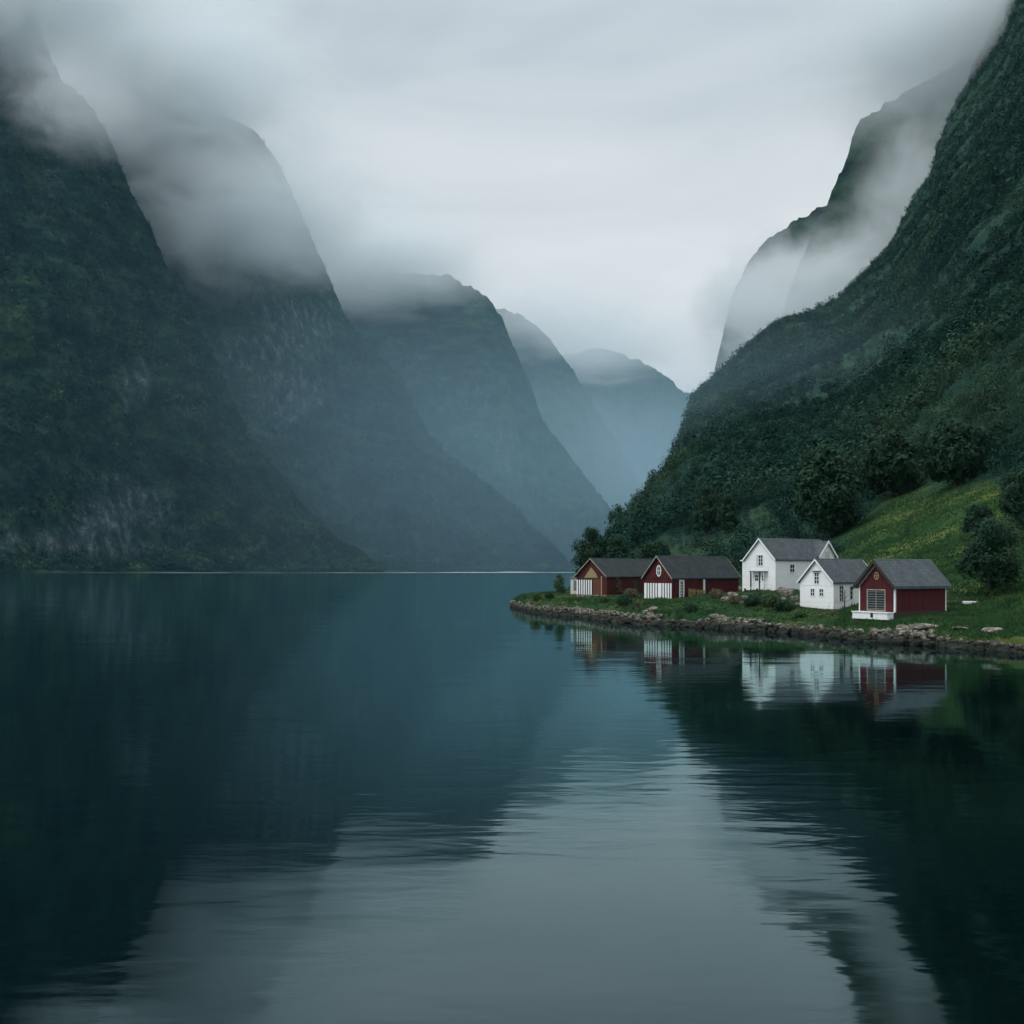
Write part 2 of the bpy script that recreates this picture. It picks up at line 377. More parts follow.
def mountain(profile, D, slope, seed, label, ns=420, ntf=260, trees=0, tree_r=(5, 9), rocks=(), rough=1.0, power=1.45):
    pr = np.array(profile, float)
    seg = np.r_[0, np.cumsum(np.hypot(*np.diff(pr, axis=0).T))]
    def ridge(s):
        L = s * seg[-1]
        u = np.interp(L, seg, pr[:, 0]); v = np.interp(L, seg, pr[:, 1])
        v = v + 2.2 * fbm(L / 14.0 + seed, seed, 0, 4) + 0.9 * vnoise(L / 2.2, seed)
        return (u - 512) / F * D, np.maximum(CAMZ + (HOR - v) / F * D, 0.0)
    sm = np.linspace(0, 1, 600)
    def surf(s, t):
        x, z = ridge(s)
        # face softened with distance from the skyline, so that the outline is not a mere extrusion
        zsm = sum(ridge(np.clip(s + k, 0, 1))[1] for k in (-.12, -.08, -.04, 0, .04, .08, .12)) / 7
        w = np.clip(np.abs(t) * 1.6, 0, 1)
        zz = z * (1 - w) + np.minimum(zsm, z * 1.6 + 30) * w
        T = z / slope
        tt = np.clip(t, 0, None)
        f = np.where(t >= 0, np.clip(1 - tt, 0, 1) ** power, np.clip(1 + t * 0.9, 0, 1))
        y = D - t * T
        X = x * (y / D) ** 0.35 if True else x
        h = zz * f
        amp = np.clip(np.abs(t) * 3.5, 0.06, 1) * np.clip(h / 120, 0, 1)
        q = D / 3000.0
        g = 1 - np.abs(fbm(X / (330*q) + seed, y / (620*q), h / (900*q) + seed, 4))
        gy = 1 - np.abs(fbm(X / (90*q) + seed*2, y / (260*q) + 5, h / (420*q), 4))
        h = h + amp * rough * q * ((g - 0.8) * 260 + (gy - 0.8) * 130)
        h = h + np.clip(h/30, 0, 1) * rough * q * 7 * fbm(X / (20*q), y / (20*q), h / (20*q), 3)
        y = y + amp * rough * q * 80 * fbm(X / (170*q), h / (170*q), seed + 3.3, 4)
        return X, y, np.where(f <= 0.001, -2.5, np.maximum(h, -2.5))
    tt = np.r_[np.linspace(-1, -0.05, 14), np.linspace(0, 1.0, ntf) ** 1.15]
    ss = np.linspace(0, 1, ns)
    Sg, Tg = np.meshgrid(ss, tt, indexing='ij')
    X, Y, Z = surf(Sg, Tg)
    V = np.stack([X, Y, Z], -1).reshape(-1, 3)
    me = mesh_arrays('mountain', V, grid_faces(ns, len(tt)), M['mountain'], smooth=True)
    def rockmask(x, y, z):
        u = 512 + x / y * F; v = HOR - (z - CAMZ) / y * F
        r = 0.22 + 0.38 * fbm(u / 45 + seed, v / 60, 0, 4)
        for (ru, rv, ra, rb, k) in rocks:
            r = r + k * np.exp(-((u - ru) / ra) ** 2 - ((v - rv) / rb) ** 2)
        return r
    rk = rockmask(V[:, 0], V[:, 1], V[:, 2])
    add_attr(me, 'rock', rk)
    tag(link('mountain', me), label, 'mountain', kind='structure')
    if trees:
        # woods on the face, denser where there is no bare rock
        s = rng.random(trees * 3); t = rng.random(trees * 3) ** 1.0 * 0.98
        x, y, z = surf(s, t)
        keep = (z > 4) & (np.abs(x / y) < 0.62) & (rockmask(x, y, z) + 0.3 * rng.random(len(x)) < 0.62)
        x, y, z = x[keep][:trees], y[keep][:trees], z[keep][:trees]
        r = rng.uniform(*tree_r, len(x)) * (0.6 + 0.8 * rng.random(len(x)) ** 2)
        v, f = leaf_cloud(np.stack([x, y, z + r * 0.5], -1), r, 14, rng, size=0.62)
        me = mesh_arrays('forest', v, f, M['far_forest'])
        add_attr(me, 'tone', np.repeat(rng.uniform(.5, 1.6, len(x)), 14 * 3))
        tag(link('forest', me), 'dense dark wood covering the ' + label, 'forest', kind='stuff')

L1 = [(-420, -60), (-150, -45), (-40, -30), (5, -25), (22, 0), (39, 25), (51, 59), (62, 82), (84, 100), (103, 125), (113, 145), (119, 164), (133, 195), (152, 230), (168, 270), (187, 301), (203, 337), (218, 366), (230, 394), (250, 433), (273, 464), (306, 508), (336, 540), (362, 560), (385, 573)]
L2 = [(-120, 60), (60, 75), (150, 90), (211, 109), (234, 122), (250, 127), (262, 139), (281, 166), (297, 203), (309, 230), (331, 279), (345, 316), (367, 342), (378, 352), (402, 380), (417, 411), (429, 436), (456, 462), (487, 485), (519, 512), (542, 536), (562, 559), (572, 572)]
L3 = [(240, 270), (340, 272), (400, 272), (448, 278), (472, 288), (491, 302), (503, 321), (515, 352), (530, 384), (542, 419), (566, 450), (589, 481), (612, 509), (640, 540), (665, 572)]
L4 = [(400, 300), (470, 306), (503, 312), (519, 317), (538, 327), (554, 345), (570, 368), (589, 399), (612, 434), (632, 470), (660, 520), (690, 572)]
L5 = [(500, 370), (573, 352), (589, 348), (612, 348), (628, 355), (652, 368), (671, 381), (683, 391), (690, 402), (705, 430), (730, 500), (760, 572)]
L6 = [(560, 420), (640, 400), (676, 394), (700, 393), (730, 390), (800, 385), (900, 400), (960, 572)]
R2 = [(780, 572), (779, 420), (781, 340), (784, 310), (787, 295), (796, 270), (810, 240), (823, 215), (835, 187), (843, 168), (849, 152), (853, 136), (860, 124), (878, 108), (905, 92), (936, 78), (1000, 40), (1100, 0), (1400, -40)]
R3 = [(690, 572), (700, 470), (708, 410), (714, 372), (722, 340), (730, 305), (741, 277), (748, 263), (756, 250), (768, 236), (790, 222), (830, 205), (900, 190), (1100, 150)]
mountain(L1, 3400, 1.25, 1.7, 'steep wooded mountain filling the left edge of the fjord', ns=560, ntf=360, trees=26000, tree_r=(5, 9),
         rocks=((140, 385, 26, 40, 0.5), (120, 505, 45, 40, 0.42), (60, 470, 40, 30, 0.2), (40, 545, 120, 14, 0.4), (30, 210, 30, 40, 0.2)))
mountain(L2, 4300, 1.35, 5.1, 'second mountain from the left with a pale cliff on its shoulder', ns=520, ntf=340, trees=24000, tree_r=(6, 11),
         rocks=((300, 395, 28, 26, 0.6), (330, 330, 30, 40, 0.4), (285, 350, 30, 60, 0.3), (240, 290, 40, 30, 0.2), (360, 430, 20, 50, 0.25)))
mountain(L3, 5700, 1.3, 8.3, 'hazy blue mountain in the middle of the fjord', rocks=((505, 450, 14, 30, 0.5), (470, 380, 30, 60, 0.3)), rough=1.4)
mountain(L4, 7300, 1.3, 11.9, 'pale hazy ridge behind the middle mountain', ns=300, ntf=200, rough=1.3)
mountain(L5, 8700, 1.2, 15.2, 'faint rounded mountain at the head of the fjord', ns=300, ntf=200, rocks=((600, 410, 16, 14, 0.5),))
mountain(L6, 11500, 1.2, 3.2, 'palest far ridge in the notch of the valley', ns=200, ntf=120)
mountain(R2, 2500, 1.6, 21.4, 'cloud capped cliff mountain behind the right hillside', ns=420, ntf=260, rough=1.8)
mountain(R3, 3700, 1.5, 25.8, 'misty crag in the gap beside the right hillside', ns=360, ntf=220)

# ------------------------------------------------------------------ right bank: headland, meadow and hillside in one sheet
shore = np.array([(440, 250), (480, 222), (505, 200), (512, 189), (521, 176), (533, 163), (555, 155), (577, 149), (608, 137), (644, 127), (680, 123), (719, 119), (758, 114), (794, 110), (830, 104), (858, 99), (892, 95), (960, 89), (1024, 84), (1150, 75), (1400, 60), (1800, 45), (2400, 38)], float)
back = np.array([(440, 120), (508, 186), (514, 194), (525, 202), (540, 210), (556, 226), (568, 250), (577, 310), (585, 400), (594, 520), (604, 700), (640, 1500), (700, 4000), (2400, 9000)], float)
sil = np.array([(440, 590), (545, 586), (557, 591), (570, 588), (590, 574), (608, 545), (626, 525), (649, 504), (669, 486), (682, 444), (691, 405), (704, 388), (720, 377), (741, 358), (782, 324), (835, 301), (866, 273), (893, 250), (913, 211), (930, 187), (936, 156), (948, 113), (965, 85), (983, 47), (1003, 0), (1020, -60), (1060, -120), (1150, -200), (1400, -330), (1800, -420), (2400, -420)], float)
dep = np.array([(440, 300), (545, 330), (570, 400), (605, 500), (667, 720), (704, 900), (782, 1150), (866, 1400), (936, 1600), (1003, 1800), (1150, 1800), (1400, 1500), (1800, 1200), (2400, 900)], float)
foot = np.array([(440, 230), (540, 215), (580, 215), (640, 200), (700, 180), (760, 165), (820, 140), (880, 118), (950, 108), (1024, 100), (1200, 90), (1800, 60), (2400, 50)], float)
MOUND = [(px(776, 590, 131), 1.5, 9.0)]
def ip(tab, u): return np.interp(u, tab[:, 0], tab[:, 1])
def land(u, y):
    u = np.asarray(u, float); y = np.asarray(y, float)
    x = (u - 512) / F * y
    wob = 0.9 * vnoise(x / 3.1, y / 9.0) + 0.5 * vnoise(x / 1.1, y / 4.0, 3.0)
    di = y - ip(shore, u) + wob
    db = ip(back, u) - y + wob
    e = np.minimum(di, db * 0.5)
    z = np.interp(e, [-1.2, -0.2, 0.25, 5, 14, 60, 200], [-2.0, -0.9, 1.15, 1.95, 2.55, 3.4, 4.2])
    for c, h, w in MOUND:
        z = z + h * np.exp(-((x - c.x)**2 + (y - c.y)**2) / (2*w*w)) * np.clip(e / 6, 0, 1)
    z = z + np.clip(e / 4, 0, 1) * 0.22 * fbm(x / 4, y / 4, 0, 3)
    Dd = ip(dep, u); Ff = ip(foot, u)
    def zd(q): return CAMZ + (HOR - ip(sil, q)) / F * ip(dep, q)
    zsharp = zd(u)
    zsm = sum(zd(u + k) for k in (-60, -40, -20, 0, 20, 40, 60)) / 7
    t = np.clip((y - Ff) / (Dd - Ff), 0, None)
    w = np.clip(t, 0, 1) ** 2.2
    zr = zsm * (1 - w) + zsharp * w
    tt = np.clip(t, 0, 1)
    hill = np.maximum(zr - 3, 0) * tt ** 1.25
    behind = np.clip(y - Dd, 0, None)
    amp = np.clip((y - Ff - 30) / 250, 0, 1) * np.clip((1.03 - t) * 6, 0.05, 1)
    ng = fbm(x / 190, y / 260, 4.4, 5)
    hill = hill + amp * (40 * ng * np.clip(y / 900, 0.15, 1) - 14 * np.abs(fbm(x / 45, y / 70, 9.1, 4)) + 4)
    hill = hill + np.clip((y - Ff) / 40, 0, 1) * 1.4 * fbm(x / 22, y / 22, 1.5, 3)
    return x, np.where(e > 0.25, z + np.maximum(hill, -1.0) - behind * 0.55, z)
us = np.unique(np.r_[np.linspace(440, 1040, 420), np.linspace(1040, 1500, 180), np.linspace(1500, 2400, 80)])
ys = np.unique(np.r_[np.geomspace(36, 56, 14), np.arange(56, 215, 0.55), np.geomspace(215, 2100, 300), np.geomspace(2100, 3200, 14)])
Ug, Yg = np.meshgrid(us, ys, indexing='ij')
Xg, Zg = land(Ug, Yg)
Zg = np.maximum(Zg, -2.5)
V = np.stack([Xg, Yg, Zg], -1).reshape(-1, 3)

def in_poly(u, v, poly):
    r = np.zeros(np.shape(u), bool); j = len(poly) - 1
    for i in range(len(poly)):
        (x1, y1), (x2, y2) = poly[i], poly[j]
        c = ((y1 > v) != (y2 > v)) & (u < (x2 - x1) * (v - y1) / (y2 - y1 + 1e-9) + x1)
        r ^= c; j = i
    return r
MEADOW = [(835, 575), (850, 545), (868, 520), (905, 500), (940, 488), (985, 478), (1000, 486), (1005, 520), (1060, 560), (1300, 600), (1300, 900), (840, 700)]
GLADES = [(640, 552), (700, 540), (760, 515), (800, 530), (850, 530), (850, 565), (800, 600), (640, 600)]
def grassy(x, y, z):
    """0 = wooded ground, 1 = mown meadow; ragged border"""
    jit = 7 * fbm(x / 14, y / 14, 2.2, 4)
    u = 512 + x / y * F + jit * 2; v = HOR - (z - CAMZ) / y * F + jit
    near = y < ip(foot, u) + 4
    a = np.zeros(np.shape(x))
    for k in range(-2, 3):
        a = a + in_poly(u + k*5, v + k*3, MEADOW) / 5.0
    g = in_poly(u, v, GLADES) * 0.15
    return np.maximum(np.maximum(a, g), near * 0.6)
m, t, b = new_mat('hillside_ground')
tc = N(t, 'ShaderNodeTexCoord'); at = N(t, 'ShaderNodeAttribute', attribute_name='grass')
n1 = N(t, 'ShaderNodeTexNoise', i_Scale=0.05, i_Detail=10.0, i_Roughness=0.65); t.links.new(tc.outputs['Object'], n1.inputs[0])
mp = N(t, 'ShaderNodeMapping'); mp.inputs['Rotation'].default_value = (0, 0, math.radians(-38)); mp.inputs['Scale'].default_value = (0.25, 1.1, 1.1)
t.links.new(tc.outputs['Object'], mp.inputs[0])
n2 = N(t, 'ShaderNodeTexNoise', i_Scale=0.085, i_Detail=8.0, i_Roughness=0.6); t.links.new(mp.outputs[0], n2.inputs[0])
wood = ramp(t, n1.outputs[0], [(0.3, (0.007, 0.026, 0.023)), (0.5, (0.018, 0.050, 0.038)), (0.72, (0.040, 0.078, 0.044))])
mead = ramp(t, n2.outputs[0], [(0.34, (0.020, 0.060, 0.020)), (0.5, (0.052, 0.100, 0.030)), (0.6, (0.120, 0.145, 0.042)), (0.72, (0.050, 0.095, 0.028))])
mxr = N(t, 'ShaderNodeMix', data_type='RGBA'); t.links.new(at.outputs['Fac'], mxr.inputs[0]); t.links.new(wood, mxr.inputs[6]); t.links.new(mead, mxr.inputs[7])
t.links.new(mxr.outputs[2], b.inputs['Base Color'])
b.inputs['Roughness'].default_value = 0.9; b.inputs['Specular IOR Level'].default_value = 0.05
n3 = N(t, 'ShaderNodeTexNoise', i_Scale=0.9, i_Detail=8.0, i_Roughness=0.7); t.links.new(tc.outputs['Object'], n3.inputs[0])
bp = N(t, 'ShaderNodeBump', i_Distance=0.6); t.links.new(n3.outputs[0], bp.inputs['Height']); t.links.new(bp.outputs[0], b.inputs['Normal'])
M['land'] = m
me = mesh_arrays('hillside', V, grid_faces(len(us), len(ys)), M['land'], smooth=True)
add_attr(me, 'grass', grassy(V[:, 0], V[:, 1], V[:, 2]))
tag(link('hillside', me), 'green headland rising into a steep wooded hillside on the right', 'hillside', kind='structure')

def hit(u, v):
    """depth at which the line of sight through (u, v) meets the ground"""
    y = np.arange(float(ip(shore, u)) + 1, 1200, 0.4)
    z = land(np.full(len(y), float(u)), y)[1]
    k = np.nonzero(z >= CAMZ + (HOR - v) / F * y)[0]
    return float(y[k[0]]) if len(k) else None
def ground(x, y):
    return float(land(np.array([512 + x / y * F]), np.array([y]))[1][0])

# woods on the hillside (uncountable mass): dense leaf clumps, larger and finer near the meadow
def hill_trees(n, y0, y1, rmin, rmax, leaves, size):
    u = np.where(rng.random(n * 4) < .85, rng.uniform(612, 1080, n * 4), rng.uniform(1080, 1500, n * 4))
    a = rng.random(n * 4)
    y = y0 * (y1 / y0) ** a
    x, z = land(u, y)
    ok = (y > ip(foot, u) + 22) & (y < ip(dep, u) * 1.01) & ((gr := grassy(x, y, z)) < 0.25) & ((gr < 0.06) | (rng.random(len(x)) < 0.22)) & (z > 4)
    clump = fbm(x / 60, y / 60, 7.7, 3) + 0.5 * rng.random(len(x))
    ok &= clump > -0.05
    u, x, y, z = u[ok][:n], x[ok][:n], y[ok][:n], z[ok][:n]
    r = rng.uniform(rmin, rmax, len(x)) * (0.5 + 0.85 * rng.random(len(x)) ** 1.8)
    v, f = leaf_cloud(np.stack([x, y, z + r * 0.65], -1), r, leaves, rng, size=size)
    return v, f, np.repeat(rng.uniform(.55, 1.6, len(x)), leaves * 3)
def glade_scrub(n):
    u = rng.uniform(610, 1040, n * 12); y = rng.uniform(120, 300, n * 12)
    x, z = land(u, y)
    g = grassy(x, y, z)
    ok = (y > ip(foot, u) + 3) & (g > 0.06) & (rng.random(n * 12) < np.where(g < 0.5, 1.0, 0.06)) & (fbm(x / 16, y / 16, 3.1, 3) > 0.02)
    x, y, z = x[ok][:n], y[ok][:n], z[ok][:n]
    r = rng.uniform(.35, 1.25, len(x))
    v, f = leaf_cloud(np.stack([x, y, z + r * 0.35], -1), r, 110, rng, size=0.16)
    return v, f, np.repeat(rng.uniform(.8, 1.9, len(x)), 330)
parts = [hill_trees(2600, 120, 420, 1.3, 4.2, 520, 0.085), hill_trees(9000, 300, 900, 1.6, 4.6, 110, 0.19), hill_trees(24000, 650, 1850, 2.2, 5.0, 40, 0.30), glade_scrub(420)]
vs, fs, ts, off = [], [], [], 0
for v, f, tn in parts:
    vs.append(v); fs.append(f + off); ts.append(tn); off += len(v)
me = mesh_arrays('forest', np.concatenate(vs), np.concatenate(fs), M['forest'])
add_attr(me, 'tone', np.concatenate(ts))
tag(link('forest', me), 'dense green wood covering the hillside above the houses', 'forest', kind='stuff')

# grass tufts on the headland
def tufts(n):
    u = rng.uniform(514, 1130, n * 3); y = rng.uniform(70, 205, n * 3)
    di = y - ip(shore, u)
    x, z = land(u, y)
    ok = (z > 0.95) & (di > 0.15) & ((ip(back, u) - y) > 3) & (rng.random(n * 3) < np.where(di < 12, 1.0, 0.35))
    x, y, z = x[ok][:n], y[ok][:n], z[ok][:n]
    K = len(x); B = 5
    hgt = (0.16 + 0.34 * np.clip(fbm(x / 6, y / 6, 5.5, 3) + 0.35, 0, 1))[:, None] * rng.uniform(0.6, 1.2, (K, B))
    ang = rng.uniform(0, 6.283, (K, B)); w = 0.06
    bx = x[:, None] + rng.normal(0, 0.16, (K, B)); by = y[:, None] + rng.normal(0, 0.16, (K, B)); bz = np.repeat(z[:, None] - 0.06, B, 1)
    dx, dy = np.cos(ang) * w, np.sin(ang) * w
    lean = rng.normal(0, 0.12, (K, B, 2))
    v = np.stack([np.stack([bx - dx, by - dy, bz], -1), np.stack([bx + dx, by + dy, bz], -1),
                  np.stack([bx + lean[..., 0], by + lean[..., 1], bz + hgt], -1)], 2).reshape(-1, 3)
    return v, np.arange(len(v)).reshape(-1, 3)
def meadow_tufts(n):
    u = rng.uniform(840, 1200, n * 3); y = rng.uniform(85, 260, n * 3)
    x, z = land(u, y)
    ok = (grassy(x, y, z) > 0.5) & (rng.random(n * 3) < 0.5 + 0.8 * fbm(x / 9, y / 9, 1.1, 3))
    x, y, z = x[ok][:n], y[ok][:n], z[ok][:n]
    K = len(x); B = 4
    hgt = rng.uniform(.15, .5, (K, B)); ang = rng.uniform(0, 6.283, (K, B)); w = .09
    bx = x[:, None] + rng.normal(0, .25, (K, B)); by = y[:, None] + rng.normal(0, .25, (K, B)); bz = np.repeat(z[:, None] - .06, B, 1)
    dx, dy = np.cos(ang) * w, np.sin(ang) * w
    v = np.stack([np.stack([bx - dx, by - dy, bz], -1), np.stack([bx + dx, by + dy, bz], -1), np.stack([bx + rng.normal(0, .15, (K, B)), by, bz + hgt], -1)], 2).reshape(-1, 3)
    return v, np.arange(len(v)).reshape(-1, 3)
v, f = tufts(36000)
v2, f2 = meadow_tufts(20000)
v, f = np.concatenate([v, v2]), np.concatenate([f, f2 + len(v)])
tag(link('grass', mesh_arrays('grass', v, f, M['grass_blade'])), 'rough green grass growing along the headland bank', 'grass', kind='stuff')

# ------------------------------------------------------------------ stones
def rock_bm(bm, c, r, seed, sub=2, flat=0.7):
    rr = random.Random(seed)
    ret = bmesh.ops.create_icosphere(bm, subdivisions=sub, radius=1.0)
    sx, sy, sz = r * rr.uniform(.8, 1.35), r * rr.uniform(.7, 1.1), r * flat * rr.uniform(.75, 1.15)
    o = rr.uniform(0, 90)
    rot = Matrix.Rotation(rr.uniform(0, 6.28), 3, 'Z') @ Matrix.Rotation(rr.uniform(-.25, .25), 3, 'X')
    P = np.array([v.co[:] for v in ret['verts']])
    k = 1 + 0.28 * vnoise(P[:, 0]*1.3 + o, P[:, 1]*1.3, P[:, 2]*1.3) + 0.12 * vnoise(P[:, 0]*3 + o, P[:, 1]*3, P[:, 2]*3)
    for v, q, kk in zip(ret['verts'], P, k):
        q = np.sign(q) * np.abs(q) ** 0.72          # squarish blocks
        v.co = rot @ Vector((q[0]*sx*kk, q[1]*sy*kk, q[2]*sz*kk)) + Vector(c)
def wall_of_stones():
    """dry stone bank along the water: courses of separate rough blocks in one wall"""
    proto_v, proto_f = [], None
    for sd_ in range(14):
        bm = bmesh.new(); rock_bm(bm, (0, 0, 0), 1.0, sd_, 2, 0.72)
        proto_v.append(np.array([v.co[:] for v in bm.verts])); 
        bm.verts.index_update()
        proto_f = np.array([[v.index for v in f.verts] for f in bm.faces]); bm.free()
    pts = []
    uu = np.linspace(513, 1420, 7000)
    xx = (uu - 512) / F * ip(shore, uu); yy = ip(shore, uu)
    s = np.r_[0, np.cumsum(np.hypot(np.diff(xx), np.diff(yy)))]
    vs, fs, off = [], [], 0
    def put(x, y, z, r):
        nonlocal off
        a = rng.uniform(0, 6.28); ca, sa = math.cos(a), math.sin(a)
        p = proto_v[rng.integers(14)] * r
        p = np.stack([p[:, 0]*ca - p[:, 1]*sa + x, p[:, 0]*sa + p[:, 1]*ca + y, p[:, 2] + z], -1)
        vs.append(p); fs.append(proto_f + off); off += len(p)
    for row, (z0, inset, rm, st) in enumerate(((-0.05, -0.75, 0.36, 0.40), (0.25, -0.55, 0.32, 0.36), (0.52, -0.3, 0.28, 0.32), (0.78, -0.1, 0.26, 0.30), (1.0, 0.1, 0.23, 0.28), (1.18, 0.5, 0.20, 0.40))):
        for q in np.arange(0, s[-1], st):
            q = q + rng.uniform(-.2, .2)
            x = np.interp(q, s, xx); y = np.interp(q, s, yy)
            u = 512 + x / y * F
            wob = 0.9 * vnoise(x / 3.1, y / 9.0) + 0.5 * vnoise(x / 1.1, y / 4.0, 3.0)
            if row >= 4 and vnoise(q / 4.0, 3.3) < 0.05: continue
            if row == 3 and vnoise(q / 5.0, 8.1) < -0.25: continue
            y2 = y - float(wob) + inset + rng.normal(0, .12)
            put(x, y2, z0 + rng.normal(0, .09), rm * (rng.uniform(.45, 1.4) + (0.9 if rng.random() < .06 else 0)))
    v = np.concatenate(vs); f = np.concatenate(fs)
    return mesh_arrays('stone_wall', v, f, M['stone'])
tag(link('stone_wall', wall_of_stones()), 'rough dry stone bank edging the headland at the waterline', 'stone wall')

BOULDER_LABELS = []
def boulder(u, v, d, rpx, label, flat=0.7, mat='boulder', seed=0, group=None):
    d = hit(u, v + rpx * .5) or d
    p = px(u, v, d)
    z = ground(p.x, p.y)
    r = rpx * d / F
    bm = bmesh.new(); rock_bm(bm, (0, 0, 0), r, seed + int(u * 7 + v), 3, flat)
    me = bpy.data.meshes.new('boulder'); bm.to_mesh(me); bm.free(); me.materials.append(M[mat])
    o = link('boulder', me); o.location = (p.x, p.y, max(z, p.z - r*0.2) if abs(p.z - z) < 1.6 else z + r*.2)
    tag(o, label, 'boulder', group)
    return o

# ------------------------------------------------------------------ buildings
def window(parent, face, x, z, w, h, W_, mull=(1, 1), frame='white_trim', fw=0.09, name='window', shape='rect', glass='glass'):
    """face 'front': local y=0 looking to -Y, x across. face 'side': local x=W/2 looking to +X, x runs along +Y"""
    def put(mb, a0, a1, o0, o1, z0, z1):
        if face == 'front': mb.box(a0, a1, -o1, -o0, z0, z1)
        else: mb.box(W_/2 + o0, W_/2 + o1, a0, a1, z0, z1)
    def poly(mb, pts, o0, o1):
        if face == 'front': mb.prism(pts, 'y', -o1, -o0)
        else: mb.prism(pts, 'x', W_/2 + o0, W_/2 + o1)
    fr = MB()
    g = MB()
    if shape == 'rect':
        put(g, x - w/2, x + w/2, -0.03, 0.02, z, z + h)
        go = g.build(name, M[glass], parent)
        put(fr, x - w/2 - fw, x - w/2, -0.03, 0.055, z - fw, z + h + fw); put(fr, x + w/2, x + w/2 + fw, -0.03, 0.055, z - fw, z + h + fw)
        put(fr, x - w/2, x + w/2, -0.03, 0.055, z + h, z + h + fw); put(fr, x - w/2, x + w/2, -0.03, 0.065, z - fw, z)
        nx, nz = mull
        for i in range(1, nx + 1):
            c = x - w/2 + w * i / (nx + 1); put(fr, c - 0.025, c + 0.025, 0.021, 0.045, z, z + h)
        for i in range(1, nz + 1):
            c = z + h * i / (nz + 1); put(fr, x - w/2, x + w/2, 0.022, 0.042, c - 0.025, c + 0.025)
    else:
        n = 20; zc = z + h/2
        el = lambda a, k: (x + math.cos(a) * (w/2 + k), zc + math.sin(a) * (h/2 + k))
        poly(g, [el(2*math.pi*i/n, 0) for i in range(n)], -0.03, 0.02)
        go = g.build(name, M[glass], parent)
        for i in range(n):
            a, b_ = 2*math.pi*i/n, 2*math.pi*(i+1)/n
            poly(fr, [el(a, 0), el(b_, 0), el(b_, fw), el(a, fw)], -0.03, 0.055)
        if mull[1]: put(fr, x - w/2, x + w/2, 0.021, 0.045, zc - 0.04, zc + 0.04)
        if mull[0]: put(fr, x - 0.025, x + 0.025, 0.021, 0.043, z, z + h)
    fr.build('frame', M[frame], go)
    return go

def house(name, u, v, d, a_deg, Wm, Lm, eave, ridge, wall, roof, trim, label, cat, over=0.35, rake=0.4, found=None, bb_h=0.12, thick=0.14):
    a = math.radians(a_deg) + math.atan((u - 512) / F)
    c = px(u, v, d)
    o = Vector((c.x, c.y, c.z)) - Vector((math.cos(a), -math.sin(a), 0)) * (Wm/2)
    root = empty(name, o, -a, label=label, cat=cat)
    h = Wm / 2
    MB().prism([(-h, 0), (h, 0), (h, eave), (0, ridge), (-h, eave)], 'y', 0, Lm).build('wall', M[wall], root)
    fb = MB(); fb.box(-h - .06, h + .06, -.06, Lm + .06, -2.2, 0.0 if not found else 0.02)
    fb.build('foundation', M[found or 'boulder'], root)
    s = (ridge - eave) / h
    n = math.hypot(1, s)
    ex = h + over
    ze = ridge - s * ex
    up = thick * n
    rf = MB()
    rf.prism([(0, ridge + .004), (0, ridge + up), (ex, ze + up), (ex, ze + .004)], 'y', -rake, Lm + rake)
    rf.prism([(-.001, ridge + .004), (-ex, ze + .004), (-ex, ze + up), (-.001, ridge + up)], 'y', -rake, Lm + rake)
    ro = rf.build('roof', M[roof], root)
    rc = MB(); rc.prism([(-.14, ridge + up - .14*s*.9), (0, ridge + up + .05), (.14, ridge + up - .14*s*.9), (0, ridge + up - .03)], 'y', -rake - .01, Lm + rake + .01)
    rc.build('ridge_cap', M[roof], ro)
    # barge boards along both gables
    for yy in (-rake - .05, Lm + rake):
        bb = MB()
        for sg in (-1, 1):
            bb.prism([(0, ridge + up + .01), (0, ridge - bb_h), (sg*(ex + .02), ze - bb_h), (sg*(ex + .02), ze + up + .01)], 'y', yy, yy + .05)
        bb.build('barge_board', M[trim], root)
    return root, h, s

def corner_boards(root, h, L, eave, mat, w=0.13, spots=('fl', 'fr', 'br')):
    pos = {'fl': (-h, 0), 'fr': (h, 0), 'br': (h, L)}
    for k in spots:
        x, y = pos[k]
        sx = 1 if x > 0 else -1; sy = -1 if y == 0 else 1
        cb = MB()
        if sy < 0: cb.box(min(x, x - sx*w), max(x, x - sx*w), -.03, 0.01, 0.02, eave - .03)
        if sx > 0: cb.box(x - .01, x + .03, (y if sy < 0 else y - w) + (.0 if sy > 0 else -.03), (y + w if sy < 0 else y), 0.02, eave - .03)
        cb.build('corner_board', M[mat], root)

# --- red boathouse on the right
root, h, s = house('boathouse', 895, 612.5, 100, 40, 4.55, 7.7, 2.7, 5.05, 'red', 'slate', 'dark_wood',
    'red boathouse with large slatted window and white landing stage nearest the lawn', 'boathouse', over=0.35, rake=0.5, thick=0.2, found='dark_wood')
corner_boards(root, h, 7.7, 2.55, 'white_trim')
tb = MB()
for sg in (-1, 1):
    tb.prism([(0, 5.02), (0, 4.80), (sg*h, 2.45), (sg*h, 2.67)], 'y', -.045, .01)
tb.build('gable_trim', M['cream_trim'], root)
w = window(root, 'front', -0.05, 0.18, 2.15, 2.0, 4.55, (1, 0), 'cream_trim', 0.10, 'slatted_window', glass='black')
sl = MB()
for i in range(8):
    z0 = 0.27 + i * 0.245; sl.box(-1.11, -0.08, -.05, -.021, z0, z0 + .075); sl.box(-0.02, 1.01, -.05, -.021, z0, z0 + .075)
sl.build('slat', M['grey_slat'], w)
window(root, 'front', 0, 3.35, 0.42, 0.62, 4.55, (1, 1), 'tan', 0.10, 'round_window', 'oval')
st = MB(); st.box(-h + .0, h - .1, -1.0, -.07, -0.75, -0.08); st.build('landing_stage', M['white_trim'], root, bevel=.02)
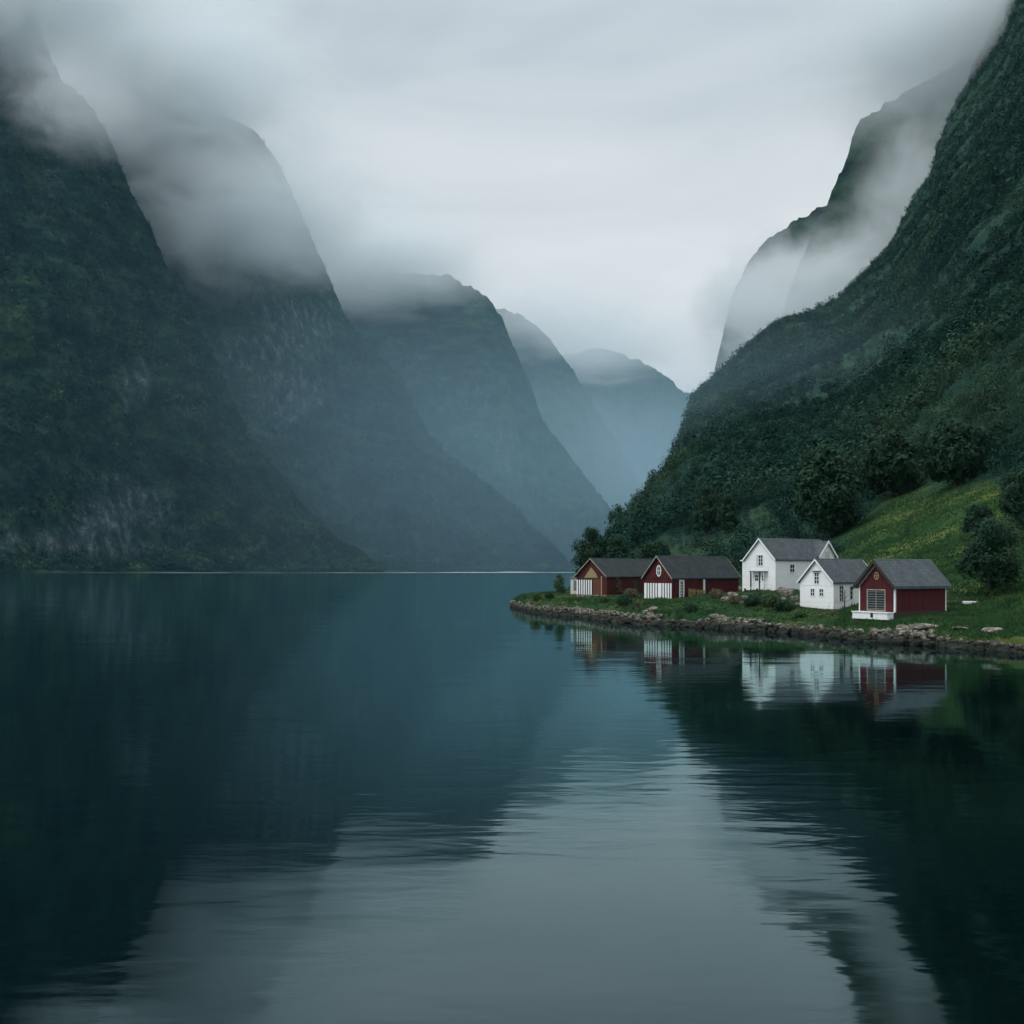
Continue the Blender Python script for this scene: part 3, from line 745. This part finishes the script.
st = MB(); st.box(-h - .05, h, -1.1, -.07, -0.08, 0.02); st.build('landing_deck', M['white_trim'], root)
st = MB(); st.box(0.1, 0.4, -1.04, -1.001, -0.55, -0.1); st.build('hatch', M['black'], root)
sk = MB(); sk.box(h, h + .035, .13, 7.57, 0.0, 0.10); sk.build('sole_plate', M['dark_wood'], root)

# --- small white cottage
root, h, s = house('cottage', 833.5, 609, 113, 40, 4.85, 7.6, 3.05, 5.5, 'white', 'slate', 'white_trim',
    'small white cottage with two little front windows beside the red boathouse', 'house', over=0.2, rake=0.3, bb_h=.03, thick=.13)
corner_boards(root, h, 7.6, 2.95, 'white_trim')
window(root, 'front', -0.55, 1.45, 0.52, 0.78, 4.85, (1, 1))
window(root, 'front', 0.72, 1.45, 0.52, 0.78, 4.85, (1, 1))
window(root, 'front', 0.05, 2.85, 0.62, 1.25, 4.85, (1, 2))
MB().box(-0.5, 0.6, -.22, 0.0, 4.20, 4.30).build('window_hood', M['dark_wood'], root)
MB().box(-h + .02, h - .02, -.03, 0.0, 2.62, 2.72).build('belt_board', M['white_trim'], root)
window(root, 'side', 1.3, 0.9, 0.55, 1.7, 4.85, (1, 3), 'grey_white')
window(root, 'side', 3.0, 1.1, 0.4, 1.4, 4.85, (0, 2), 'grey_white')
MB().box(h, h + .07, 4.4, 4.55, 0.02, 2.9).build('drainpipe', M['dark_wood'], root)

# --- large white farmhouse
FW, FL = 5.15, 12.2
root, h, s = house('farmhouse', 775.5, 590.5, 131, 40, FW, FL, 4.1, 6.75, 'white', 'slate', 'white_trim',
    'largest white house with double door and long grey roof', 'house', over=0.2, rake=0.3, bb_h=.03, thick=.13)
corner_boards(root, h, FL, 4.0, 'white_trim', 0.16)
dr = MB(); dr.box(-0.98, -0.03, -.05, .01, 0.03, 2.25); d1 = dr.build('door', M['white_trim'], root)
dr = MB(); dr.box(0.03, 0.98, -.05, .01, 0.03, 2.25); d2 = dr.build('door', M['white_trim'], root)
for dd, x0 in ((d1, -0.55), (d2, 0.62)):
    pn = MB(); pn.box(x0 - .26, x0 - .02, -.065, -.05, 1.25, 1.6); pn.box(x0 + .02, x0 + .26, -.065, -.05, 1.25, 1.6)
    pn.box(x0 - .26, x0 - .02, -.065, -.05, 1.66, 2.0); pn.box(x0 + .02, x0 + .26, -.065, -.05, 1.66, 2.0)
    pn.build('door_pane', M['glass'], dd)
    kn = MB(); kn.box(x0 * .3 - .03, x0 * .3 + .03, -.10, -.05, 1.0, 1.1); kn.build('handle', M['dark_wood'], dd)
MB().box(-1.3, 1.35, -.75, .0, 2.42, 2.55).build('canopy', M['grey_slat'], root, bevel=.01)
MB().box(-1.2, -1.06, -.62, -.48, 0.0, 2.42).build('canopy_post', M['dark_wood'], root)
MB().box(1.05, 1.17, -.62, -.48, 0.0, 2.42).build('canopy_post', M['grey_white'], root)
wd = window(root, 'front', 0.1, 3.3, 0.72, 1.35, FW, (1, 2))
MB().box(-0.66, -0.38, -.07, 0.0, 3.25, 4.7).build('shutter', M['grey_white'], root)
window(root, 'side', 3.3, 2.4, 0.85, 1.0, FW, (1, 1), 'white_trim', 0.16)
window(root, 'side', 8.0, 2.4, 0.85, 1.0, FW, (1, 1), 'white_trim', 0.16)
MB().box(h, h + .05, .17, FL - .17, 3.88, 4.02).build('gutter', M['grey_white'], root)
sw = MB(); sw.box(-h - 1.6, -h - .001, 1.2, 6.5, -2.0, 3.9); sw.build('side_wing', M['white'], root)
sw = MB(); sw.box(-h - 1.85, -h - .002, 1.0, 6.7, 3.9, 4.05); sw.build('wing_roof', M['white_trim'], root)
# white cross gable at the far end of the roof
yc = FL - 1.75
dg = MB(); dg.prism([(yc - 1.6, 3.9), (yc + 1.6, 3.9), (yc + 1.6, 4.75), (yc, 6.5), (yc - 1.6, 4.75)], 'x', 0.3, h + .15); dm = dg.build('dormer', M['white'], root)
dg = MB()
for sg in (-1, 1):
    dg.prism([(yc, 6.51), (yc, 6.66), (yc + sg*1.95, 4.53), (yc + sg*1.95, 4.38)], 'x', 0.25, h + .4)
dg.build('dormer_roof', M['slate'], dm)
dg = MB()
for sg in (-1, 1):
    dg.prism([(yc, 6.35), (yc, 6.70), (yc + sg*2.0, 4.52), (yc + sg*2.0, 4.17)], 'x', h + .4, h + .47)
dg.build('barge_board', M['white_trim'], dm)
pn = MB(); pn.box(h + .15, h + .18, yc - .5, yc + .5, 4.3, 5.2); pn.build('dormer_pane', M['grey_white'], dm)
MB().box(h + .0, h + .04, 6.3, 7.2, -0.9, 0.9).build('cellar_door', M['brown_door'], root)

# --- red boathouse with white plank doors
BW, BL = 5.15, 15.0
root, h, s = house('boathouse', 672.5, 600, 138, 40, BW, BL, 3.05, 5.95, 'red', 'slate_dark', 'cream_trim',
    'long red boathouse with white plank doors and an oval gable window', 'boathouse', over=0.2, rake=0.4, found='dark_wood', bb_h=-.02, thick=.12)
MB().box(-h, h, -.10, 0, 2.95, 3.12).build('tie_beam', M['red_worn'], root)
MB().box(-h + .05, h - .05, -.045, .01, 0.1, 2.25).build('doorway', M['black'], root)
k = 0; x = -h + .06
for wd_ in (.62, .48, .46, .50, .46, .82, .46, .48, .46, .42):
    MB().box(x, min(x + wd_ - .19, h - .06), -.085, -.046, 0.05 - .02 * (k % 3), 2.30).build('door_board', M['white_trim'], root)
    x += wd_; k += 1
window(root, 'front', 0.12, 3.35, 0.62, 1.35, BW, (1, 1), 'white_trim', 0.13, 'gable_window', 'oval')
window(root, 'side', 1.95, 0.1, 0.62, 2.45, BW, (1, 5), 'white_trim', 0.22, 'glazed_door')
MB().box(h, h + .09, 6.7, 7.05, 0.0, 3.0).build('corner_board', M['white_trim'], root)
MB().box(h, h + .09, 0.35, 0.5, 0.0, 3.0).build('corner_board', M['red_worn'], root)
MB().box(h, h + .3, 2.9, 6.6, -0.25, 0.08).build('sill_beam', M['dark_wood'], root)
b2_root = root

# --- weathered red barn at the tip
RW, RL = 6.5, 17.0
root, h, s = house('barn', 607, 595, 160, 40, RW, RL, 2.95, 5.75, 'red_worn', 'slate_dark', 'cream_trim',
    'weathered red barn with tan gable patch at the tip of the headland', 'barn', over=0.2, rake=0.4, bb_h=-.02, thick=.12)
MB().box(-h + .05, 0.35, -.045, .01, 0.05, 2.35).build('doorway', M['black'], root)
x = -h + .08
for i in range(7):
    MB().box(x, x + .25, -.085, -.046, 0.0, 2.4).build('door_board', M['white_trim'], root); x += .50
MB().box(0.42, 1.9, -.06, .01, 0.0, 2.55).build('door', M['brown_door'], root)
MB().box(2.0, 2.25, -.08, .01, 0.0, 3.0).build('door_post', M['tan'], root)
pt = MB(); pt.prism([(-1.6, 2.75), (1.35, 2.75), (0.9, 3.5), (-0.1, 4.45), (-0.7, 3.7)], 'y', -.05, .01); pt.build('gable_patch', M['tan'], root)
MB().box(-h, h, -.055, .01, 2.6, 2.74).build('tie_beam', M['dark_wood'], root)
MB().box(h, h + .05, 6.5, 8.0, 0.0, 2.4).build('door', M['dark_wood'], root)

# --- small white shed by the barn
c = px(575.5, 591, 172)
sh = empty('shed', (c.x, c.y, c.z), math.radians(-25), label='little grey white shed half hidden beside the weathered barn', cat='shed')
MB().box(-.9, .9, 0, 2.2, -1.5, 2.1).build('wall', M['grey_white'], sh)
MB().prism([(-1.05, 2.1), (1.05, 2.1), (1.05, 2.2), (-1.05, 2.45)], 'y', -.15, 2.35).build('roof', M['grey_slat'], sh)
MB().box(-.35, .35, -.04, .01, 0.05, 1.8).build('door', M['grey_slat'], sh)

# ------------------------------------------------------------------ small things round the houses
def on_ground(u, v, d):
    d = hit(u, v) or d; p = px(u, v, d); return Vector((p.x, p.y, ground(p.x, p.y)))
# flagpole-like dark post before the farmhouse door
p = on_ground(759.5, 596, 124)
top = px(759.5, 571, p.y).z
MB().tube([(0, 0, -.3), (0, 0, (top - p.z) * .6), (0.02, 0, top - p.z)], [.13, .11, .09], 8).build('post', M['dark_wood']).location = p
tag(bpy.context.scene.objects['post'], 'tall dark wooden post standing before the white farmhouse door', 'post')
# white bench left of it
p = on_ground(751, 592, 126)
z = 0.5
bn = empty('bench', p, math.radians(-40), label='low white plank bench in front of the farmhouse', cat='bench')
MB().box(-1.0, 1.0, -.2, .2, z - .05, z + .03).build('seat', M['white_trim'], bn)
for x in (-.85, .85): MB().box(x - .06, x + .06, -.15, .15, -.2, z - .05).build('leg', M['dark_wood'], bn)
# picket fence along the long boathouse
pf = empty('picket_fence', b2_root.location, b2_root.rotation_euler.z, label='worn tan picket fence leaning along the long red boathouse', cat='fence')
for i in range(18):
    y = 2.95 + i * .2
    if i == 8: continue
    MB().box(BW/2 + .42, BW/2 + .46, y, y + .11, -.2, 1.55 - .3 * (i / 18) + .06 * math.sin(i * 2.3)).build('picket', M['tan'], pf)
for zz in (.45, 1.05): MB().box(BW/2 + .46, BW/2 + .5, 2.9, 6.5, zz, zz + .08).build('rail', M['tan'], pf)
# mooring posts on the wall
for (u, lab) in ((580, 'left one of two pale posts set in the stone bank below the barn'), (589.5, 'right one of two pale posts set in the stone bank below the barn')):
    d = float(ip(shore, u)) - 0.9
    q = px(u, 612, d); o = MB().tube([(0, 0, -.6), (0.03, 0, .7), (0.02, 0.01, 1.25)], [.13, .12, .10], 8).build('mooring_post', M['cream_trim'])
    o.location = (q.x, q.y, 0.1); tag(o, lab, 'post', 'mooring posts in the stone bank')
# pale slab on the lawn
p = on_ground(970, 604, 118)
sl = MB(); sl.prism([(-.9, -.35), (.85, -.4), (1.0, .1), (.6, .42), (-.7, .38)], 'z', -.1, .22)
o = sl.build('stone_slab', M['white_trim'], bevel=.04); o.location = p; o.rotation_euler = (0, 0, .3); tag(o, 'flat pale slab lying on the lawn right of the red boathouse', 'slab')
p = on_ground(957, 604, 119)
sl = MB()  # dark boards added as a painted shadow patch left of the slab
for i in range(5): sl.box(-1.2 + .04*i, 1.3 - .1*i, -.5 + i*.2, -.33 + i*.2, -.1 + .12*(i % 2), .10 + .1*(i % 2))
o = sl.build('shadow_patch', M['dark_wood'], bevel=.015); o.location = p; tag(o, 'low dark boards painting the shadow patch left of the pale slab', 'shadow patch')

for (u, v, d, r, lab, fl) in (
    (854, 618, 103, 3.2, 'rounded boulder on the grass left of the white landing stage', .8),
    (738, 588, 127, 4.0, 'whitish boulder at the left corner of the farmhouse', .8),
    (733, 595, 124, 5.5, 'large grey boulder below the left corner of the farmhouse', .75),
    (725, 599, 123, 5.0, 'grey boulder at the right end of the long red boathouse', .7),
    (745, 597, 122, 4.0, 'brown boulder under the white bench', .7),
    (741, 602, 121, 3.2, 'small low stone downhill of the white bench', .7),
    (781, 590, 126, 5.0, 'pale boulder against the farmhouse side wall', .8),
    (788, 593, 124, 6.0, 'biggest pale boulder in the heap under the farmhouse', .85),
    (795, 598, 121, 5.0, 'boulder leaning by the white cottage corner', .85),
    (783, 599, 120, 3.5, 'small brownish stone in the heap under the farmhouse', .7),
    (798, 604, 117, 3.0, 'little grey stone at the foot of the cottage corner', .7),
    (634, 594, 140, 4.0, 'pale boulder left of the white plank doors', .75),
    (652, 609, 130, 4.2, 'grey boulder on the bank below the white plank doors', .6),
    (645, 611, 129, 3.2, 'flat stone at the bank edge below the white plank doors', .5),
    (716, 617, 121, 4.5, 'tan boulder sticking out of the bank below the long boathouse', .8),
    (712, 622, 119.5, 3.5, 'dark boulder at the water edge below the long boathouse', .7),
    (722, 620, 119.5, 3.2, 'small tan stone at the bank edge midway along the headland', .7),
    (923, 624, 93.5, 10, 'long flat grey stone laid on top of the bank near the boathouse', .22),
    (960, 627, 91, 8, 'flat whitish stone on top of the bank by the lawn', .22),
    (992, 628, 89, 9, 'flat stone on top of the bank nearest the right edge', .22),
    (905, 627, 95.5, 6, 'squarish grey stone on the bank right of the landing stage', .4)):
    boulder(u, v, d, r, lab, fl, group='boulders round the headland')

# ------------------------------------------------------------------ trees and bushes standing apart
def tree(name, u, vb, vt, d, wpx, label, cat='tree', mat='leaf', leaves=2600, group=None, size=0.13, conical=0.0, low=0.12, seed=1):
    r_ = np.random.default_rng(seed * 101 + int(u))
    d = hit(u, vb) or d
    p = px(u, vb, d); z0 = ground(p.x, p.y)
    Ht = (px(u, vt, d).z - z0); Wd = wpx * d / F / 2
    root = empty(name, (p.x, p.y, z0), 0, label=label, cat=cat, group=group)
    # trunk with limbs
    tk = MB()
    R0 = max(.05, Ht * .022)
    tk.tube([(0, 0, -.4), (.05*Wd, .02*Wd, Ht*.25), (-.03*Wd, .04*Wd, Ht*.55), (.02*Wd, 0, Ht*.85)], [R0*1.3, R0, R0*.65, R0*.2], 8)
    nl = 8
    lobes = []
    for i in range(nl):
        a = i * 2.4 + r_.uniform(-.3, .3); zz = Ht * (low + .12 + (.72 - low) * i / nl)
        rad = Wd * (.62 - .3 * i / nl * (1 + conical)) * r_.uniform(.75, 1.1)
        tip = Vector((math.cos(a)*rad, math.sin(a)*rad, zz + Ht*.12))
        tk.tube([(0, 0, zz - Ht*.06), tip * .5 + Vector((0, 0, zz*.5)), tip], [R0*.5, R0*.3, R0*.1], 5)
        lobes.append((tip, Wd * r_.uniform(.42, .60) * (1 - .35 * conical * i / nl)))
    tk.build('trunk', M['bark'], root)
    lobes.append((Vector((0, 0, Ht*.86)), Wd*(.42 - .2*conical)))
    lobes.append((Vector((0, 0, Ht*.6)), Wd*.72)); lobes.append((Vector((Wd*.1, 0, Ht*(low + .22))), Wd*.72)); lobes.append((Vector((-Wd*.15, 0, Ht*.42)), Wd*.74))
    for i in range(5):
        a = r_.uniform(0, 6.28); lobes.append((Vector((math.cos(a)*Wd*.6, math.sin(a)*Wd*.6, Ht*r_.uniform(low + .12, .75))), Wd*r_.uniform(.2, .34)))
    C = np.array([l[0][:] for l in lobes]); Rr = np.array([l[1] for l in lobes])
    C[:, 2] = np.minimum(C[:, 2], Ht - Rr * .8)
    C[:, 2] = np.maximum(C[:, 2], Ht * low * .5 + Rr * .75)
    wts = Rr ** 2 / (Rr ** 2).sum()
    vs, fs, off = [], [], 0
    for c, r, w_ in zip(C, Rr, wts):
        v, f = leaf_cloud(c[None], np.array([r]), max(30, int(leaves * 1.8 * w_)), r_, size=size * Wd / r * 1.0, zs=.9, shell=.35)
        vs.append(v); fs.append(f + off); off += len(v)
    v = np.concatenate(vs); v[:, 2] = np.maximum(v[:, 2], .02)
    link('crown', mesh_arrays('crown', v, np.concatenate(fs), M[mat]), root)
    return root
G1 = 'trees standing on the hillside'
tree('tree', 826, 540, 443, 215, 88, 'broadest dark round tree behind the white cottage', leaves=6500, size=.085, group=G1, low=.02)
tree('tree', 706, 536, 484, 250, 34, 'dark pointed tree behind the long boathouse, taller of the pair', leaves=3200, size=.10, conical=.6, group=G1, low=.03)
tree('tree', 728, 534, 494, 255, 30, 'lower tree right of the dark pointed tree behind the boathouse', leaves=2400, size=.11, group=G1, low=.03, seed=4)
tree('tree', 893, 498, 430, 270, 66, 'dark rounded tree above the meadow right of the broadest tree', leaves=4200, size=.10, group=G1, low=.02, seed=2)
tree('tree', 955, 488, 418, 275, 78, 'wide dark tree at the upper edge of the meadow', leaves=4800, size=.095, group=G1, low=.02, seed=3)
tree('tree', 868, 500, 455, 262, 40, 'small dark tree between the two rounded ones above the meadow', leaves=2600, size=.11, group=G1, low=.02, seed=9)
tree('tree', 1022, 530, 468, 165, 46, 'dark tree cut by the right edge of the view', leaves=4000, size=.10, group=G1, low=.05, seed=5)
tree('tree', 991, 597, 516, 130, 72, 'leafy tree with a short trunk standing alone on the lawn', leaves=5600, size=.07, low=.07, seed=6)
tree('tree', 978, 540, 503, 172, 34, 'bushy small tree behind the lone lawn tree', leaves=2600, size=.11, group=G1, low=.02, seed=7)
tree('tree', 592, 582, 526, 188, 44, 'tall dark tree rising behind the weathered barn', leaves=4600, size=.085, low=.06, seed=8)
tree('tree', 619, 580, 534, 196, 34, 'lower dark tree behind the roof of the weathered barn', leaves=3200, size=.10, low=.06, seed=10)
tree('tree', 655, 565, 540, 205, 36, 'small tree showing above the roofs of the two red boathouses', leaves=2400, size=.11, low=.03, seed=11)
tree('bush', 559.5, 594, 573, 166, 15, 'light green bush at the tip of the headland beside the shed', 'bush', 'leaf_light', 1500, size=.12, low=.0, seed=12)
tree('bush', 617, 596, 576, 150, 13, 'straggly olive bush against the weathered barn side', 'bush', 'leaf_olive', 700, size=.12, low=.0, seed=13)
tree('bush', 631, 598, 588, 143, 18, 'low olive bush between the barn and the long boathouse', 'bush', 'leaf_olive', 900, size=.12, low=.0, seed=14)
tree('bush', 770, 607, 594, 120, 26, 'spreading green bush on the slope below the farmhouse', 'bush', 'leaf_light', 1800, size=.10, low=.0, seed=15)
tree('bush', 752, 606, 598, 121, 22, 'low bush on the bank left of the farmhouse post', 'bush', 'leaf', 1400, size=.11, low=.0, seed=16)
tree('bush', 716, 598, 590, 128, 18, 'yellowish bush at the right end of the long red boathouse', 'bush', 'leaf_olive', 900, size=.12, low=.0, seed=17)
for k, (u, vb, vt, w, mt, lab) in enumerate((
    (604, 603, 596, 14, 'leaf_light', 'small green bush in the grass below the weathered barn'),
    (624, 606, 597, 20, 'leaf', 'dark leafy bush on the bank between the two red boathouses'),
    (640, 607, 600, 14, 'leaf_olive', 'tuft of dry brush at the left corner of the white plank doors'),
    (690, 612, 605, 18, 'leaf', 'dark low bush on the bank under the picket fence'),
    (735, 604, 595, 16, 'leaf_olive', 'dry brownish bush among the boulders left of the farmhouse'),
    (783, 612, 600, 24, 'leaf', 'dark bushy shrub on the bank left of the white cottage'),
    (800, 618, 611, 16, 'leaf_light', 'light low bush on the bank below the white cottage'),
    (536, 600, 594, 14, 'leaf_light', 'low green bush near the very tip of the headland'),
    (549, 599, 592, 12, 'leaf', 'small dark bush on the grass left of the light green bush'))):
    tree('bush', u, vb, vt, 120, w, lab, 'bush', mt, 900, size=.12, low=.0, seed=30 + k)
# bare sapling by the cottage
p = on_ground(844.5, 611, 106.5)
sp = empty('sapling', p, 0, label='thin bare sapling in front of the white cottage side wall', cat='tree')
tk = MB(); Ht = px(844.5, 590, p.y).z - p.z
tk.tube([(0, 0, -.2), (.02, 0, Ht*.5), (0, 0, Ht)], [.075, .055, .02], 6)
for i in range(12):
    a = i * 2.4; z = Ht * (.42 + .045*i); l = .8 * (1 - .05*i)
    tk.tube([(0, 0, z), (math.cos(a)*l*.6, math.sin(a)*l*.5, z + .2), (math.cos(a)*l, math.sin(a)*l, z + .38)], [.025, .018, .008], 4)
tk.build('trunk', M['dark_wood'], sp)

# ------------------------------------------------------------------ mist banks and haze
def mist(u, v, d, rx, ry, rd, depth, label, seed, ns=2.2, rot=0.0, col=(0.93, 0.98, 1.0), soft=False):
    """a soft bank of cloud; depth = optical depth through its middle"""
    m = bpy.data.materials.new('mist'); m.use_nodes = True
    t = m.node_tree; t.nodes.clear()
    out = N(t, 'ShaderNodeOutputMaterial'); pv = N(t, 'ShaderNodeVolumePrincipled')
    pv.inputs['Color'].default_value = (*col, 1)
    tc = N(t, 'ShaderNodeTexCoord')
    ln = N(t, 'ShaderNodeVectorMath', operation='LENGTH'); t.links.new(tc.outputs['Object'], ln.inputs[0])
    fall = N(t, 'ShaderNodeMapRange', interpolation_type='SMOOTHSTEP'); fall.inputs['From Min'].default_value = 1.0; fall.inputs['From Max'].default_value = 0.05
    mp = N(t, 'ShaderNodeMapping'); mp.inputs['Location'].default_value = (seed * 3.1, seed * 1.7, seed); t.links.new(tc.outputs['Object'], mp.inputs[0])
    n = N(t, 'ShaderNodeTexNoise', i_Scale=ns, i_Detail=6.0, i_Roughness=0.58, i_Distortion=0.9); t.links.new(mp.outputs[0], n.inputs[0])
    wob = N(t, 'ShaderNodeMath', operation='MULTIPLY_ADD', i_1=0.0 if soft else -1.15, i_2=0.0 if soft else 0.58); t.links.new(n.outputs[0], wob.inputs[0])
    ad = N(t, 'ShaderNodeMath', operation='ADD'); t.links.new(ln.outputs['Value'], ad.inputs[0]); t.links.new(wob.outputs[0], ad.inputs[1])
    mxx = N(t, 'ShaderNodeMath', operation='MAXIMUM'); t.links.new(ad.outputs[0], mxx.inputs[0])
    l2 = N(t, 'ShaderNodeMapRange'); l2.inputs['From Min'].default_value = 0.85; l2.inputs['From Max'].default_value = 1.0; l2.inputs['To Min'].default_value = 0.0
    t.links.new(ln.outputs['Value'], l2.inputs[0]); t.links.new(l2.outputs[0], mxx.inputs[1])
    t.links.new(mxx.outputs[0], fall.inputs[0])
    sq = N(t, 'ShaderNodeMath', operation='POWER', i_1=1.6); t.links.new(fall.outputs[0], sq.inputs[0])
    dn = N(t, 'ShaderNodeMath', operation='MULTIPLY', i_1=depth / (rd * 0.9)); t.links.new(sq.outputs[0], dn.inputs[0])
    t.links.new(dn.outputs[0], pv.inputs['Density']); t.links.new(pv.outputs[0], out.inputs['Volume'])
    bm = bmesh.new(); bmesh.ops.create_icosphere(bm, subdivisions=3, radius=1.0)
    me = bpy.data.meshes.new('mist'); bm.to_mesh(me); bm.free(); me.materials.append(m)
    o = link('mist', me); o.location = px(u, v, d); o.scale = (rx * d / F, rd, ry * d / F); o.rotation_euler = (0, rot, 0)
    tag(o, label, 'mist', 'mist banks on the mountains', 'stuff')
    return o
mist(0, -25, 3100, 250, 140, 450, 4.5, 'mist bank covering the top of the left mountain', 1)
mist(80, 105, 2950, 105, 62, 320, 1.4, 'thin mist wisp on the shoulder of the left mountain', 2)
mist(140, 80, 3950, 240, 120, 700, 6.0, 'broad mist bank over the second mountain summit', 3)
mist(165, 125, 3850, 120, 75, 420, 3.0, 'mist bank hiding the left part of the second summit', 16)
mist(250, 215, 3700, 170, 100, 420, 3.6, 'mist bank lying across the second mountain face', 4)
mist(350, 265, 5300, 190, 80, 800, 5.0, 'mist bank on the summit of the middle mountain', 5)
mist(545, 325, 7000, 150, 50, 800, 1.6, 'mist wisp trailing over the pale ridge', 14)
mist(590, 350, 8000, 130, 45, 800, 2.2, 'mist wisp over the far rounded mountain', 6)
mist(842, 295, 1950, 120, 90, 260, 5.0, 'mist bank in the gap behind the right hillside', 7)
mist(925, 200, 1560, 100, 110, 200, 2.2, 'mist wisp rising along the right cliff', 8)
mist(955, 35, 1700, 230, 110, 330, 4.5, 'mist bank capping the right cliff', 9)
mist(765, 315, 3200, 90, 100, 450, 4.5, 'mist bank around the far right crag', 10)
mist(735, 450, 760, 250, 150, 480, 0.48, 'thin blue drizzle before the foot of the right hillside', 12, col=(0.5, 0.78, 0.95), soft=True)
mist(400, 490, 3950, 640, 300, 1750, 0.66, 'faint blue rain haze between the second and the middle mountain', 13, col=(0.5, 0.77, 0.94), soft=True)
mist(540, 510, 6900, 460, 205, 2000, 1.35, 'blue rain haze filling the far end of the valley', 11, col=(0.64, 0.83, 0.95), soft=True)
m = bpy.data.materials.new('haze'); m.use_nodes = True
t = m.node_tree; t.nodes.clear()
out = N(t, 'ShaderNodeOutputMaterial'); pv = N(t, 'ShaderNodeVolumePrincipled', i_Density=1.5e-5)
pv.inputs['Color'].default_value = (0.34, 0.72, 0.95, 1)
t.links.new(pv.outputs[0], out.inputs['Volume'])
hz = MB().box(-13800, 13800, -2700, 13800, -4, 2250).build('haze', m)
tag(hz, 'thin bluish haze filling the fjord', 'haze', kind='stuff')
